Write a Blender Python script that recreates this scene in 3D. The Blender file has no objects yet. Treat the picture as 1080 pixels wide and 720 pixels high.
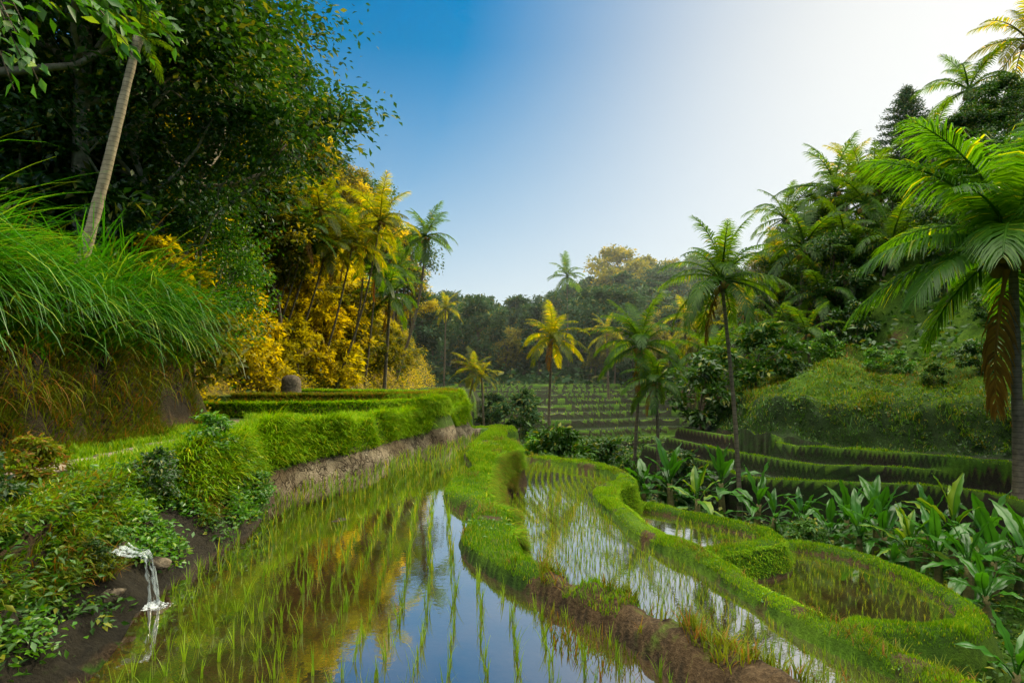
import bpy, math, random
import numpy as np
from mathutils.geometry import tessellate_polygon
from mathutils import Vector

random.seed(7)
RNG = np.random.default_rng(11)
R = math.radians
C = bpy.context.scene.collection
F, HZ, CZ = 600.0, 395.0, 1.6          # focal length in photo pixels, horizon row, eye height


def at(px, py, y):
    return ((px - 540) / F * y, y, CZ - (py - HZ) / F * y)


# ------------------------------------------------------------------ noise
def _hash(ix, iy, seed):
    n = (ix.astype(np.int64) * 374761393 + iy.astype(np.int64) * 668265263 + seed * 144665) & 0x7fffffff
    n = ((n ^ (n >> 13)) * 1274126177) & 0x7fffffff
    return ((n ^ (n >> 16)) & 0xffff) / 65535.0


def vnoise(x, y, seed=0):
    ix, iy = np.floor(x), np.floor(y)
    fx, fy = x - ix, y - iy
    fx = fx * fx * (3 - 2 * fx); fy = fy * fy * (3 - 2 * fy)
    a, b = _hash(ix, iy, seed), _hash(ix + 1, iy, seed)
    c, d = _hash(ix, iy + 1, seed), _hash(ix + 1, iy + 1, seed)
    return (a + (b - a) * fx) * (1 - fy) + (c + (d - c) * fx) * fy - .5


def fbm(x, y, s, oct=3, seed=0):
    t = 0; a = 1.0
    for k in range(oct):
        t = t + a * vnoise(x / s, y / s, seed + k); s *= .5; a *= .5
    return t


def sst(a, b, x):
    t = np.clip((x - a) / (b - a), 0, 1)
    return t * t * (3 - 2 * t)


# ------------------------------------------------------------------ polygons of the terraces
def smooth_poly(pts, k=3):
    p = np.array(pts, float); n = len(p); out = []
    for i in range(n):
        a, b, c, d = p[i - 1], p[i], p[(i + 1) % n], p[(i + 2) % n]
        for j in range(k):
            t = j / k
            out.append(.5 * (2 * b + (c - a) * t + (2 * a - 5 * b + 4 * c - d) * t * t + (3 * b - a - 3 * c + d) * t ** 3))
    return np.array(out)


def sdf(poly, x, y, pad=3.0):
    """signed distance, positive inside; -99 far away"""
    out = np.full(x.shape, -99.0)
    m = (x > poly[:, 0].min() - pad) & (x < poly[:, 0].max() + pad) & (y > poly[:, 1].min() - pad) & (y < poly[:, 1].max() + pad)
    if not m.any():
        return out
    px, py = x[m], y[m]
    d2 = np.full(px.shape, 1e9); ins = np.zeros(px.shape, bool)
    for (ax, ay), (bx, by) in zip(poly, np.roll(poly, -1, 0)):
        ex, ey = bx - ax, by - ay
        wx, wy = px - ax, py - ay
        t = np.clip((wx * ex + wy * ey) / (ex * ex + ey * ey + 1e-12), 0, 1)
        d2 = np.minimum(d2, (wx - ex * t) ** 2 + (wy - ey * t) ** 2)
        if ay != by:
            cr = ((ay > py) != (by > py)) & (px < ex * (py - ay) / (by - ay) + ax)
            ins ^= cr
    d = np.sqrt(d2)
    out[m] = np.where(ins, d, -d)
    return out


P1L = [(-1.9, -2), (-1.95, 1), (-2.1, 2.5), (-2.27, 3.3), (-2.56, 4.0), (-2.77, 4.95), (-2.73, 5.75), (-2.94, 6.7), (-3.15, 7.5), (-2.97, 8.5), (-2.4, 9.6), (-2.3, 10.9), (-1.23, 14.6), (-1.0, 15.5)]
P1R = [(2.9, -2), (2.3, .6), (1.8, 1.5), (1.25, 2.4), (.895, 2.95), (.80, 3.18), (.45, 3.74), (-.03, 4.36), (-.25, 4.7), (-.43, 5.08), (-.47, 5.36), (-.42, 6.3), (-.80, 7.1), (-.9, 7.8), (-.62, 9.3), (-.93, 11.2), (-.72, 14), (-.62, 15.5)]
C1R = [(3.6, -2), (3.0, .6), (2.3, 1.8), (1.5, 2.68), (1.18, 3.0), (.92, 3.47), (.66, 3.8), (.34, 4.26), (.12, 4.6), (.05, 5.0), (.03, 5.5), (-.04, 6.1), (-.25, 6.6), (-.30, 8.3), (-.22, 10.4), (.17, 11.5), (.05, 12.6), (-.15, 14), (-.1, 15.8)]
P2R = [(4.2, 1), (3.6, 2.4), (3.1, 3.4), (2.8, 4.25), (2.62, 4.6), (2.46, 5.05), (2.3, 5.74), (2.16, 6.5), (2.02, 6.9), (1.66, 7.8), (1.6, 8.9), (1.47, 9.8), (1.55, 10.9), (2.05, 11.5), (2.2, 12.4), (1.56, 13.6), (.48, 14.5)]
C2R = [(4.6, 1), (4.0, 2.4), (3.45, 3.4), (3.08, 4.25), (2.9, 4.6), (2.72, 5.05), (2.56, 5.74), (2.44, 6.6), (2.3, 7.1), (1.98, 7.95), (1.9, 8.9), (1.82, 9.8), (2.0, 10.6), (2.42, 11.2), (2.5, 12.5), (1.8, 13.9), (.6, 14.9)]
P3O = [(2.0, 8.3), (2.5, 8.6), (3.4, 9.0), (4.1, 9.35), (4.2, 9.75), (3.6, 10.6), (2.9, 11.5), (2.4, 11.6), (1.95, 10.5), (1.9, 9.5)]
C3O = [(2.0, 7.95), (2.6, 8.25), (3.5, 8.7), (4.35, 9.1), (4.5, 9.8), (3.8, 10.85), (3.0, 11.85), (2.4, 12.0), (1.8, 10.8), (1.7, 9.0)]
P4O = [(3.0, 5.9), (3.5, 6.6), (3.96, 6.95), (4.35, 7.15), (4.85, 7.0), (5.4, 7.05), (5.85, 7.5), (6.0, 8.4), (5.85, 9.26), (5.5, 9.9), (4.5, 10.3), (4.2, 9.9), (3.5, 8.9), (2.4, 8.2), (2.3, 7.3)]
C4O = [(2.8, 5.75), (3.4, 6.3), (3.96, 6.65), (4.4, 6.85), (4.9, 6.72), (5.55, 6.78), (6.1, 7.35), (6.25, 8.4), (6.1, 9.4), (5.65, 10.15), (4.5, 10.6), (4.0, 10.2), (3.0, 9), (2.2, 8.3), (2.2, 7.2)]
PLO = [(-3.2, -3), (-2.9, 1), (-2.85, 3.0), (-3.08, 4.0), (-3.2, 5.0), (-3.12, 5.8), (-3.2, 6.7), (-3.40, 7.5), (-3.18, 8.6), (-2.6, 9.8), (-2.5, 11), (-1.42, 14.6), (-1.35, 16), (-2, 19), (-3.5, 24), (-4.5, 30), (-5, 40), (-40, 45), (-40, -3)]
T2O = [(-5.9, 11.6), (-3.6, 11.8), (-1.75, 13.0), (-1.75, 14.4), (-2.3, 15.5), (-8, 17), (-9, 13)]
T3O = [(-5.2, 13.1), (-3, 13.5), (-1.6, 15.0), (-1.55, 16.8), (-3, 19), (-9, 20), (-8, 14)]
RT3 = [(6.25, 15), (8, 14.4), (10.5, 13.7), (10.9, 12), (11.5, 9), (12, 2), (30, 2), (30, 26), (7, 24), (6.2, 17)]
RT2 = [(7.4, 15.7), (9.5, 14.6), (11.3, 13.4), (11.8, 11.5), (12.4, 9), (13, 2), (30, 2), (30, 26), (7.6, 24)]
RT1 = [(7.9, 17), (8.6, 15.9), (10.1, 14.8), (11.7, 12.9), (12.5, 11), (13, 9), (13.6, 2), (30, 2), (30, 26), (8, 24)]
MDO = [(7.7, 18.6), (8.6, 17.2), (10.2, 16.1), (12, 15.0), (13.4, 13.6), (14.2, 11), (15, 6), (15, 2), (40, 2), (40, 34), (14, 32), (9.6, 26), (8.0, 22)]

SP = {}
SP['p1'] = smooth_poly(P1L + P1R[::-1]); SP['d1'] = smooth_poly(P1R + C1R[::-1])
SP['p2'] = smooth_poly([(a + .1, b) for a, b in C1R[1:-2]] + [(.3, 14.6)] + P2R[::-1])
SP['d2'] = smooth_poly(P2R + C2R[::-1])
for k, v in dict(p3=P3O, c3=C3O, p4=P4O, c4=C4O, pl=PLO, t2=T2O, t3=T3O, r3=RT3, r2=RT2, r1=RT1, md=MDO).items():
    SP[k] = smooth_poly(v)
SP['far1'] = smooth_poly([(-1.5, 15.2), (-.1, 15.2), (0, 15.9), (-1.5, 16)])
SP['far2'] = smooth_poly([(-.4, 14.3), (.6, 14.5), (1.2, 14.1), (1.4, 14.5), (.7, 14.95), (-.4, 15)])
SP['back'] = np.array([(-4, -3.2), (5, -3.2), (5, -1.9), (-4, -1.9)], float)
LV = dict(p1=0.0, p2=-.65, p3=-1.2, p4=-1.55)


def foot_left(y):
    return np.interp(y, [-5, 3, 8, 10.5, 13, 18, 24, 30, 45, 60, 90, 600], [-4.75, -4.75, -5.0, -5.6, -7.2, -7.0, -6.4, -6.0, -6.2, -12, -16, -60])


def foot_right(y):
    return np.interp(y, [-5, 10, 20, 26, 40, 60, 90, 600], [17, 17, 14, 11.5, 12.5, 17, 22, 60])


def ground(x, y, full=False):
    x = np.asarray(x, float); y = np.asarray(y, float)
    n1 = fbm(x, y, 1.6, 4, 3); n2 = fbm(x, y, .35, 3, 9); n3 = fbm(x, y, 9, 3, 20)
    # valley floor, far terraces, far hill
    h = np.interp(y, [-5, 6, 10, 14, 18, 23, 26], [-2.3, -2.2, -2.1, -2.1, -2.6, -2.7, -2.6])
    yy = y + 1.1 * np.sin(x * .22 + 1) + .7 * np.sin(x * .55) + .9 * n3 + .35 * n1
    ns = 11
    tt = (yy - 24) / (54 - 24) * ns
    k = np.clip(np.floor(tt), -1, ns); fr = tt - k
    rim = np.clip((yy - 24) / 4, 0, 1) * (fr < .09) * .1 * (k >= 0) * (k < ns)
    tz = -2.75 + 3.35 * np.clip(k + sst(0, .07, fr), 0, ns) / ns + rim * 1.5
    h = np.where(yy > 24, np.maximum(tz, h), h)
    ridge = np.interp(x, [-60, -13, 0, 9, 17, 27, 45, 120], [6, 4.5, 5, 6, 11.5, 12.5, 17, 26])
    fh = .6 + ridge * sst(52, 104, y + 3 * n3) + 2.0 * n3 * sst(52, 60, y)
    h = np.where(y > 52, np.maximum(h, fh), h)
    h = h + .05 * n1
    z = dict()
    for key in SP:
        z[key] = sdf(SP[key], x, y, 7 if key == 'pl' else 3.0)
    # lower ground rises toward the right terraces
    # right terraces (walls with a raised grass rim)
    for key, zc in (('r3', -1.1), ('r2', -.75), ('r1', -.42)):
        s = z[key] + .06 * n1
        prof = zc - 3.5 * np.maximum(0, -s) - .09 * sst(.16, .3, s)
        h = np.maximum(h, prof)
    s = z['md'] + .5 * n1 + .12 * n2
    mz = -.5 + 1.15 * sst(-.3, .9, s) + .33 * np.maximum(0, s - .6) * (1 + .5 * n1) + .18 * n2 + .25 * np.abs(n1) + .30 * fbm(x, y, 2.6, 2, 66)
    mz = np.where(s > -.4, mz, -9)
    h = np.maximum(h, mz)
    # paddies
    for key in ('p4', 'p3', 'p2', 'p1'):
        s = z[key]
        bed = LV[key] - .05 + .055 * n2 + .03 * n1
        h = np.where(s > 0, bed, h)
    # dikes
    def dike(s, zc, slope=4.0, rnd=.10, dep=.07):
        s = s + .035 * n1 + .03 * n2
        return np.where(s > -1.6, zc + .03 * n1 + .02 * n2 - slope * np.maximum(0, -s) - dep * (1 - sst(-.02, rnd, s)), -9)
    clod = (.09 * fbm(x, y, .14, 3, 57) + .05 * np.abs(fbm(x, y, .3, 2, 58))) * (1 - sst(4.0, 5.2, y))
    h = np.maximum(h, dike(z['d1'], .15, 4.5) + np.where(z['d1'] > -.1, clod, 0))
    h = np.maximum(h, dike(z['far1'], .14)); h = np.maximum(h, dike(z['far2'], -.52)); h = np.maximum(h, dike(z['back'], .2))
    h = np.maximum(h, dike(z['d2'], -.5, 4.5, .09, .06))
    for c, p, zc in (('c3', 'p3', -1.06), ('c4', 'p4', -1.42)):
        band = np.minimum(z[c], -z[p])
        h = np.maximum(h, np.where((z[p] < .05) & (z['p2'] < 0), dike(band, zc, 3.0), -9))
    # left bank and plateau
    s = z['pl']
    w = np.interp(y, [5.2, 6.8], [.52, .28])
    bk = .72 * np.clip(1 + s / w, -1, 1)
    lb = sst(.2, .5, 1 + s / w)
    stepy = np.clip(1 + s / w, 0, 1) * 3.2 + .5 * n1
    ledge = (np.floor(stepy) + sst(.55, 1, stepy - np.floor(stepy))) / 3.2 * .72
    near = 1 - sst(3.5, 4.0, y)
    bk = np.where(s < 0, bk * (1 - .75 * near) + np.minimum(ledge, .72) * .75 * near, .72)
    n4 = fbm(x + .7 * n1, y, .16, 3, 55)
    bk = bk + (.26 * n1 + .24 * n2 + .10 * n4) * sst(-w - .1, -w + .25, s) * (1 - sst(-.1, .25, s))
    bk = np.where(s > -w + .10, np.maximum(bk, .05 + .03 * n2), bk)
    bk = np.where(s > -w - .05, bk, -9) + .02 * n1
    h = np.where(s > -w - .05, np.maximum(h, bk), h)
    h = np.where((s > 0) & (y < 40), np.maximum(h, .72 + .03 * n1 + .02 * n2), h)
    for key, zc in (('t2', .98), ('t3', 1.10)):
        q = z[key] + .04 * n1
        h = np.maximum(h, np.where(q > -.3, zc - 2.5 * np.maximum(0, -q) + .02 * n2, -9))
    # left hill
    d = foot_left(y) - x + .5 * n1 + .1 * n2
    nr = 1 - sst(9.5, 12.5, y)
    rise_n = np.minimum(1.0, np.maximum(d, 0) * 2.2) + .28 * np.maximum(0, d - .45)
    rise_f = 1.35 * np.maximum(d, 0)
    rise = rise_n * nr + rise_f * (1 - nr)
    rise = 13 * (1 - np.exp(-rise / 13)) * 1.5
    fade = 1 - sst(45, 62, y)
    lh = .72 + rise * (.35 + .65 * fade) + .9 * n3 * sst(1, 4, d)
    h = np.where((d > 0), np.maximum(h, lh), h)
    # right hill
    e = x - foot_right(y) + .8 * n1
    rh = .2 + 17 * 1.5 * (1 - np.exp(-.85 * np.maximum(e, 0) / 17)) + 1.0 * n3 * sst(1, 4, e)
    h = np.where(e > 0, np.maximum(h, rh), h)
    if full:
        z['hl'], z['hr'], z['kstep'], z['fr'], z['yy'] = d, e, k, fr, yy
        z['n1'], z['n2'], z['n3'] = n1, n2, n3
        return h, z
    return h


def gz(x, y):
    return float(ground(np.array([x]), np.array([y]))[0])


# ------------------------------------------------------------------ mesh helpers
def mesh_np(name, V, T=None, Q=None, mat=None, smooth=False, attrs=None, mats=None, midx=None):
    me = bpy.data.meshes.new(name)
    V = np.asarray(V, np.float32).reshape(-1, 3)
    T = np.zeros((0, 3), np.int32) if T is None else np.asarray(T, np.int32).reshape(-1, 3)
    Q = np.zeros((0, 4), np.int32) if Q is None else np.asarray(Q, np.int32).reshape(-1, 4)
    me.vertices.add(len(V)); me.vertices.foreach_set('co', V.ravel())
    nl = T.size + Q.size
    me.loops.add(nl); me.loops.foreach_set('vertex_index', np.concatenate([T.ravel(), Q.ravel()]))
    npoly = len(T) + len(Q)
    me.polygons.add(npoly)
    starts = np.concatenate([np.arange(len(T)) * 3, T.size + np.arange(len(Q)) * 4]).astype(np.int32)
    me.polygons.foreach_set('loop_start', starts)
    if smooth:
        me.polygons.foreach_set('use_smooth', np.ones(npoly, bool))
    if attrs:
        for k, v in attrs.items():
            a = me.attributes.new(k, 'FLOAT', 'POINT'); a.data.foreach_set('value', np.asarray(v, np.float32))
    for m in (mats or ([mat] if mat else [])):
        me.materials.append(m)
    if midx is not None:
        me.polygons.foreach_set('material_index', np.asarray(midx, np.int32))
    me.update(calc_edges=True)
    return me


def link(name, me, parent=None, label=None, cat=None, group=None, kind=None, loc=None, rot=None, scale=None):
    o = bpy.data.objects.new(name, me); C.objects.link(o)
    if parent: o.parent = parent
    if label: o['label'] = label
    if cat: o['category'] = cat
    if group: o['group'] = group
    if kind: o['kind'] = kind
    if loc is not None: o.location = loc
    if rot is not None: o.rotation_euler = rot
    if scale is not None: o.scale = (scale,) * 3 if isinstance(scale, (int, float)) else scale
    return o


def omat(o, m):
    o.material_slots[0].link = 'OBJECT'; o.material_slots[0].material = m
    return o


class Geo:
    def __init__(s): s.V, s.T, s.Q, s.n = [], [], [], 0
    def add(s, V, T=None, Q=None):
        V = np.asarray(V, float).reshape(-1, 3)
        if T is not None and len(T): s.T.append(np.asarray(T, np.int64).reshape(-1, 3) + s.n)
        if Q is not None and len(Q): s.Q.append(np.asarray(Q, np.int64).reshape(-1, 4) + s.n)
        s.V.append(V); s.n += len(V)
        return s
    def mesh(s, name, mat, smooth=False):
        return mesh_np(name, np.concatenate(s.V), np.concatenate(s.T) if s.T else None, np.concatenate(s.Q) if s.Q else None, mat, smooth)


def unit(v):
    return v / (np.linalg.norm(v, axis=-1, keepdims=True) + 1e-9)


def tube(pts, rad, sides=8, cap=True, bump=0):
    pts = np.asarray(pts, float); n = len(pts); rad = np.broadcast_to(np.asarray(rad, float), (n,))
    tg = unit(np.gradient(pts, axis=0))
    ref = np.array([0., 1, 0]) if abs(tg[:, 1]).mean() < .8 else np.array([1., 0, 0])
    u = unit(np.cross(tg, ref)); v = np.cross(tg, u)
    a = np.arange(sides) * 2 * np.pi / sides
    rr = rad[:, None] * (1 + bump * (RNG.random((n, sides)) - .5))
    V = pts[:, None] + rr[..., None] * (np.cos(a)[None, :, None] * u[:, None] + np.sin(a)[None, :, None] * v[:, None])
    i = np.arange(n - 1)[:, None] * sides; j = np.arange(sides)[None]
    Q = np.stack([i + j, i + (j + 1) % sides, i + sides + (j + 1) % sides, i + sides + j], -1).reshape(-1, 4)
    V = V.reshape(-1, 3); T = None
    if cap:
        V = np.concatenate([V, pts[-1:]]); k = (n - 1) * sides; jj = np.arange(sides)
        T = np.stack([k + jj, k + (jj + 1) % sides, np.full(sides, n * sides)], -1)
    return V, T, Q


def leaves(cen, axis, nrm, size, wid=.45, fold=.12):
    """folded diamond leaves: 4 verts, 2 triangles each"""
    axis = unit(axis); side = unit(np.cross(nrm, axis)); nrm = np.cross(axis, side)
    s = size[:, None]
    w = (s * wid) if np.isscalar(wid) else s * wid[:, None]
    a = cen; t = cen + axis * s
    m = cen + axis * s * .45 + nrm * s * fold
    V = np.stack([a, m + side * w * .5, t, m - side * w * .5], 1).reshape(-1, 3)
    i = np.arange(len(cen))[:, None] * 4
    T = np.concatenate([i + [0, 2, 1], i + [0, 3, 2]], 1).reshape(-1, 3)
    return V, T


def blades(P, az, L, W, th0, th1, segs=3, tipw=.12, up=None):
    N = len(P); L = np.broadcast_to(L, (N,)); W = np.broadcast_to(W, (N,))
    hd = np.stack([np.cos(az), np.sin(az), np.zeros(N)], 1); sd = np.stack([-np.sin(az), np.cos(az), np.zeros(N)], 1)
    p = P.copy(); rows = []
    for k in range(segs + 1):
        t = k / segs
        wk = W * (np.minimum(1, .55 + t * 1.8) * (1 - t ** 1.6) + tipw * t)
        rows.append(p - sd * wk[:, None] / 2); rows.append(p + sd * wk[:, None] / 2)
        if k < segs:
            th = th0 + (th1 - th0) * (t + .5 / segs)
            p = p + (L / segs)[:, None] * (np.sin(th)[:, None] * hd + np.cos(th)[:, None] * np.array([0, 0, 1.]))
    V = np.stack(rows, 1).reshape(-1, 3)
    per = 2 * (segs + 1)
    i = np.arange(N)[:, None, None] * per + np.arange(segs)[None, :, None] * 2
    Q = (i + np.array([0, 1, 3, 2])).reshape(-1, 4)
    return V, Q


# ------------------------------------------------------------------ materials
def newmat(name):
    m = bpy.data.materials.new(name); m.use_nodes = True
    nt = m.node_tree; nt.nodes.clear()
    out = nt.nodes.new('ShaderNodeOutputMaterial')
    return m, nt, out


def N_(nt, t, **kw):
    n = nt.nodes.new(t)
    for k, v in kw.items():
        setattr(n, k, v)
    return n


def mixc(nt, fac, a, b, bt='MIX'):
    n = nt.nodes.new('ShaderNodeMix'); n.data_type = 'RGBA'; n.blend_type = bt
    for i, v in ((0, fac), (6, a), (7, b)):
        if isinstance(v, (int, float)): n.inputs[i].default_value = v
        elif isinstance(v, tuple): n.inputs[i].default_value = (*v, 1)
        else: nt.links.new(v, n.inputs[i])
    return n.outputs[2]


def ramp(nt, v, a, b):
    n = nt.nodes.new('ShaderNodeMapRange'); n.inputs[1].default_value = a; n.inputs[2].default_value = b
    nt.links.new(v, n.inputs[0]); return n.outputs[0]


def noise(nt, scale, detail=3, vec=None, rough=.55):
    n = nt.nodes.new('ShaderNodeTexNoise'); n.inputs['Scale'].default_value = scale; n.inputs['Detail'].default_value = detail
    n.inputs['Roughness'].default_value = rough
    if vec is not None: nt.links.new(vec, n.inputs['Vector'])
    return n.outputs['Fac']


def leafmat(name, c1, c2, c3=None, trans=.4, gloss=.05, rough=.45, tcol=None, scale=.6, p3=.12):
    """leaf: diffuse + translucent + a little gloss; colour varies per leaf, per clump and per plant"""
    m, nt, out = newmat(name)
    geo = N_(nt, 'ShaderNodeNewGeometry'); oi = N_(nt, 'ShaderNodeObjectInfo')
    tc = N_(nt, 'ShaderNodeTexCoord')
    rnd = geo.outputs['Random Per Island']
    col = mixc(nt, rnd, c1, c2)
    nz = ramp(nt, noise(nt, scale, 2, geo.outputs['Position']), .35, .65)
    col = mixc(nt, nz, mixc(nt, 1.0, col, (.62, .68, .62), 'MULTIPLY'), col)
    col = mixc(nt, oi.outputs['Random'], mixc(nt, 1.0, col, (.80, .86, .8), 'MULTIPLY'), mixc(nt, 1.0, col, (1.12, 1.05, .9), 'MULTIPLY'))
    if c3:
        gt = N_(nt, 'ShaderNodeMath', operation='GREATER_THAN'); gt.inputs[1].default_value = 1 - p3
        mul = N_(nt, 'ShaderNodeMath', operation='MULTIPLY'); mul.inputs[1].default_value = 7.13
        fr = N_(nt, 'ShaderNodeMath', operation='FRACT')
        nt.links.new(rnd, mul.inputs[0]); nt.links.new(mul.outputs[0], fr.inputs[0]); nt.links.new(fr.outputs[0], gt.inputs[0])
        col = mixc(nt, gt.outputs[0], col, c3)
    df = N_(nt, 'ShaderNodeBsdfDiffuse'); tr = N_(nt, 'ShaderNodeBsdfTranslucent'); gl = N_(nt, 'ShaderNodeBsdfGlossy')
    nt.links.new(col, df.inputs[0])
    nt.links.new(mixc(nt, 1.0, col, tcol or (1.35, 1.25, .6), 'MULTIPLY'), tr.inputs[0])
    gl.inputs['Roughness'].default_value = rough; gl.inputs[0].default_value = (.9, .95, 1, 1)
    m1 = N_(nt, 'ShaderNodeMixShader'); m1.inputs[0].default_value = trans
    nt.links.new(df.outputs[0], m1.inputs[1]); nt.links.new(tr.outputs[0], m1.inputs[2])
    fr = N_(nt, 'ShaderNodeFresnel'); fr.inputs[0].default_value = 1.35
    fm = N_(nt, 'ShaderNodeMath', operation='MULTIPLY'); fm.inputs[1].default_value = 1.5
    nt.links.new(fr.outputs[0], fm.inputs[0]); fm.use_clamp = True
    fc = N_(nt, 'ShaderNodeMath', operation='MINIMUM'); fc.inputs[1].default_value = gloss
    nt.links.new(fm.outputs[0], fc.inputs[0])
    m2 = N_(nt, 'ShaderNodeMixShader'); nt.links.new(fc.outputs[0], m2.inputs[0])
    nt.links.new(m1.outputs[0], m2.inputs[1]); nt.links.new(gl.outputs[0], m2.inputs[2])
    nt.links.new(m2.outputs[0], out.inputs[0])
    return m


def barkmat(name, c1, c2, rings=0.0, scale=6):
    m, nt, out = newmat(name)
    tc = N_(nt, 'ShaderNodeTexCoord')
    n = ramp(nt, noise(nt, scale, 5, tc.outputs['Object'], .65), .3, .7)
    col = mixc(nt, n, c1, c2)
    bs = N_(nt, 'ShaderNodeBsdfPrincipled'); bs.inputs['Roughness'].default_value = .85
    h = n
    if rings:
        wv = N_(nt, 'ShaderNodeTexWave', wave_type='BANDS', bands_direction='Z', wave_profile='SAW')
        wv.inputs['Scale'].default_value = rings; wv.inputs['Distortion'].default_value = 1.2; wv.inputs['Detail'].default_value = 2
        nt.links.new(tc.outputs['Object'], wv.inputs['Vector'])
        col = mixc(nt, ramp(nt, wv.outputs['Fac'], .75, 1.0), col, mixc(nt, 1.0, col, (.35, .33, .3), 'MULTIPLY'))
        h = wv.outputs['Fac']
    bp = N_(nt, 'ShaderNodeBump'); bp.inputs['Strength'].default_value = .6; bp.inputs['Distance'].default_value = .03
    nt.links.new(h, bp.inputs['Height']); nt.links.new(bp.outputs[0], bs.inputs['Normal'])
    nt.links.new(col, bs.inputs['Base Color']); nt.links.new(bs.outputs[0], out.inputs[0])
    return m


def terrain_mat():
    """mud / rock / turf picked by the 'veg' and 'rock' attributes, broken up by noise at three scales"""
    m, nt, out = newmat('terrain')
    geo = N_(nt, 'ShaderNodeNewGeometry'); pos = geo.outputs['Position']
    va = N_(nt, 'ShaderNodeAttribute', attribute_name='veg'); ra = N_(nt, 'ShaderNodeAttribute', attribute_name='rock')
    la = N_(nt, 'ShaderNodeAttribute', attribute_name='lush')
    nA, nB, nC = noise(nt, 1.3, 4, pos), noise(nt, 9, 5, pos, .65), noise(nt, 45, 4, pos, .7)
    mud = mixc(nt, ramp(nt, nB, .3, .7), (.016, .010, .005), (.075, .045, .020))
    mud = mixc(nt, ramp(nt, nC, .45, .75), mud, (.12, .08, .042))
    rock = mixc(nt, ramp(nt, nB, .3, .7), (.14, .11, .075), (.42, .37, .28))
    rock = mixc(nt, ramp(nt, nC, .5, .35), rock, (.04, .03, .02))
    vo = N_(nt, 'ShaderNodeTexVoronoi', feature='DISTANCE_TO_EDGE'); vo.inputs['Scale'].default_value = 3.4
    wp = N_(nt, 'ShaderNodeVectorMath', operation='MULTIPLY_ADD'); nz_ = N_(nt, 'ShaderNodeTexNoise'); nz_.inputs['Scale'].default_value = 5
    nt.links.new(pos, nz_.inputs['Vector']); nt.links.new(nz_.outputs['Color'], wp.inputs[0]); wp.inputs[1].default_value = (.5, .5, .5); nt.links.new(pos, wp.inputs[2])
    nt.links.new(wp.outputs[0], vo.inputs['Vector'])
    crack = ramp(nt, vo.outputs['Distance'], 0, .05)
    rock = mixc(nt, ramp(nt, nA, .38, .62), mixc(nt, 1.0, rock, (.38, .34, .28), 'MULTIPLY'), rock)
    rock = mixc(nt, crack, mixc(nt, 1.0, rock, (.32, .28, .24), 'MULTIPLY'), rock)
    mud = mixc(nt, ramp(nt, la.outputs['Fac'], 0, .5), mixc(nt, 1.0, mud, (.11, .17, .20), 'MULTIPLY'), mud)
    soil = mixc(nt, ra.outputs['Fac'], mud, rock)
    g = mixc(nt, ramp(nt, nA, .35, .65), (.055, .15, .004), (.13, .25, .008))
    g = mixc(nt, ramp(nt, nB, .35, .7), mixc(nt, 1.0, g, (.45, .5, .5), 'MULTIPLY'), g)
    g = mixc(nt, ramp(nt, nC, .3, .7), mixc(nt, 1.0, g, (.5, .5, .4), 'MULTIPLY'), g)
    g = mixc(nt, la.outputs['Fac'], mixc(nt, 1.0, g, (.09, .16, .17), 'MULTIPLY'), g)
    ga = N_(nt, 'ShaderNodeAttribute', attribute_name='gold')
    g = mixc(nt, ga.outputs['Fac'], g, mixc(nt, ramp(nt, nB, .3, .7), (.15, .115, .006), (.50, .36, .008)))  # ground colour carries the golden sunlight of the slope
    f = N_(nt, 'ShaderNodeMath', operation='ADD'); f2 = N_(nt, 'ShaderNodeMath', operation='SUBTRACT')
    nt.links.new(va.outputs['Fac'], f.inputs[0]); nt.links.new(nB, f2.inputs[0]); f2.inputs[1].default_value = .5
    nt.links.new(f2.outputs[0], f.inputs[1])
    col = mixc(nt, ramp(nt, f.outputs[0], .35, .65), soil, g)
    bs = N_(nt, 'ShaderNodeBsdfPrincipled'); bs.inputs['Roughness'].default_value = .9
    bs.inputs['Specular IOR Level'].default_value = .25
    bp = N_(nt, 'ShaderNodeBump'); bp.inputs['Strength'].default_value = .9; bp.inputs['Distance'].default_value = .05
    hh = mixc(nt, .5, nB, nC)
    hh = mixc(nt, ra.outputs['Fac'], hh, mixc(nt, .35, crack, nC))
    nt.links.new(hh, bp.inputs['Height']); nt.links.new(bp.outputs[0], bs.inputs['Normal'])
    nt.links.new(col, bs.inputs['Base Color']); nt.links.new(bs.outputs[0], out.inputs[0])
    return m


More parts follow.
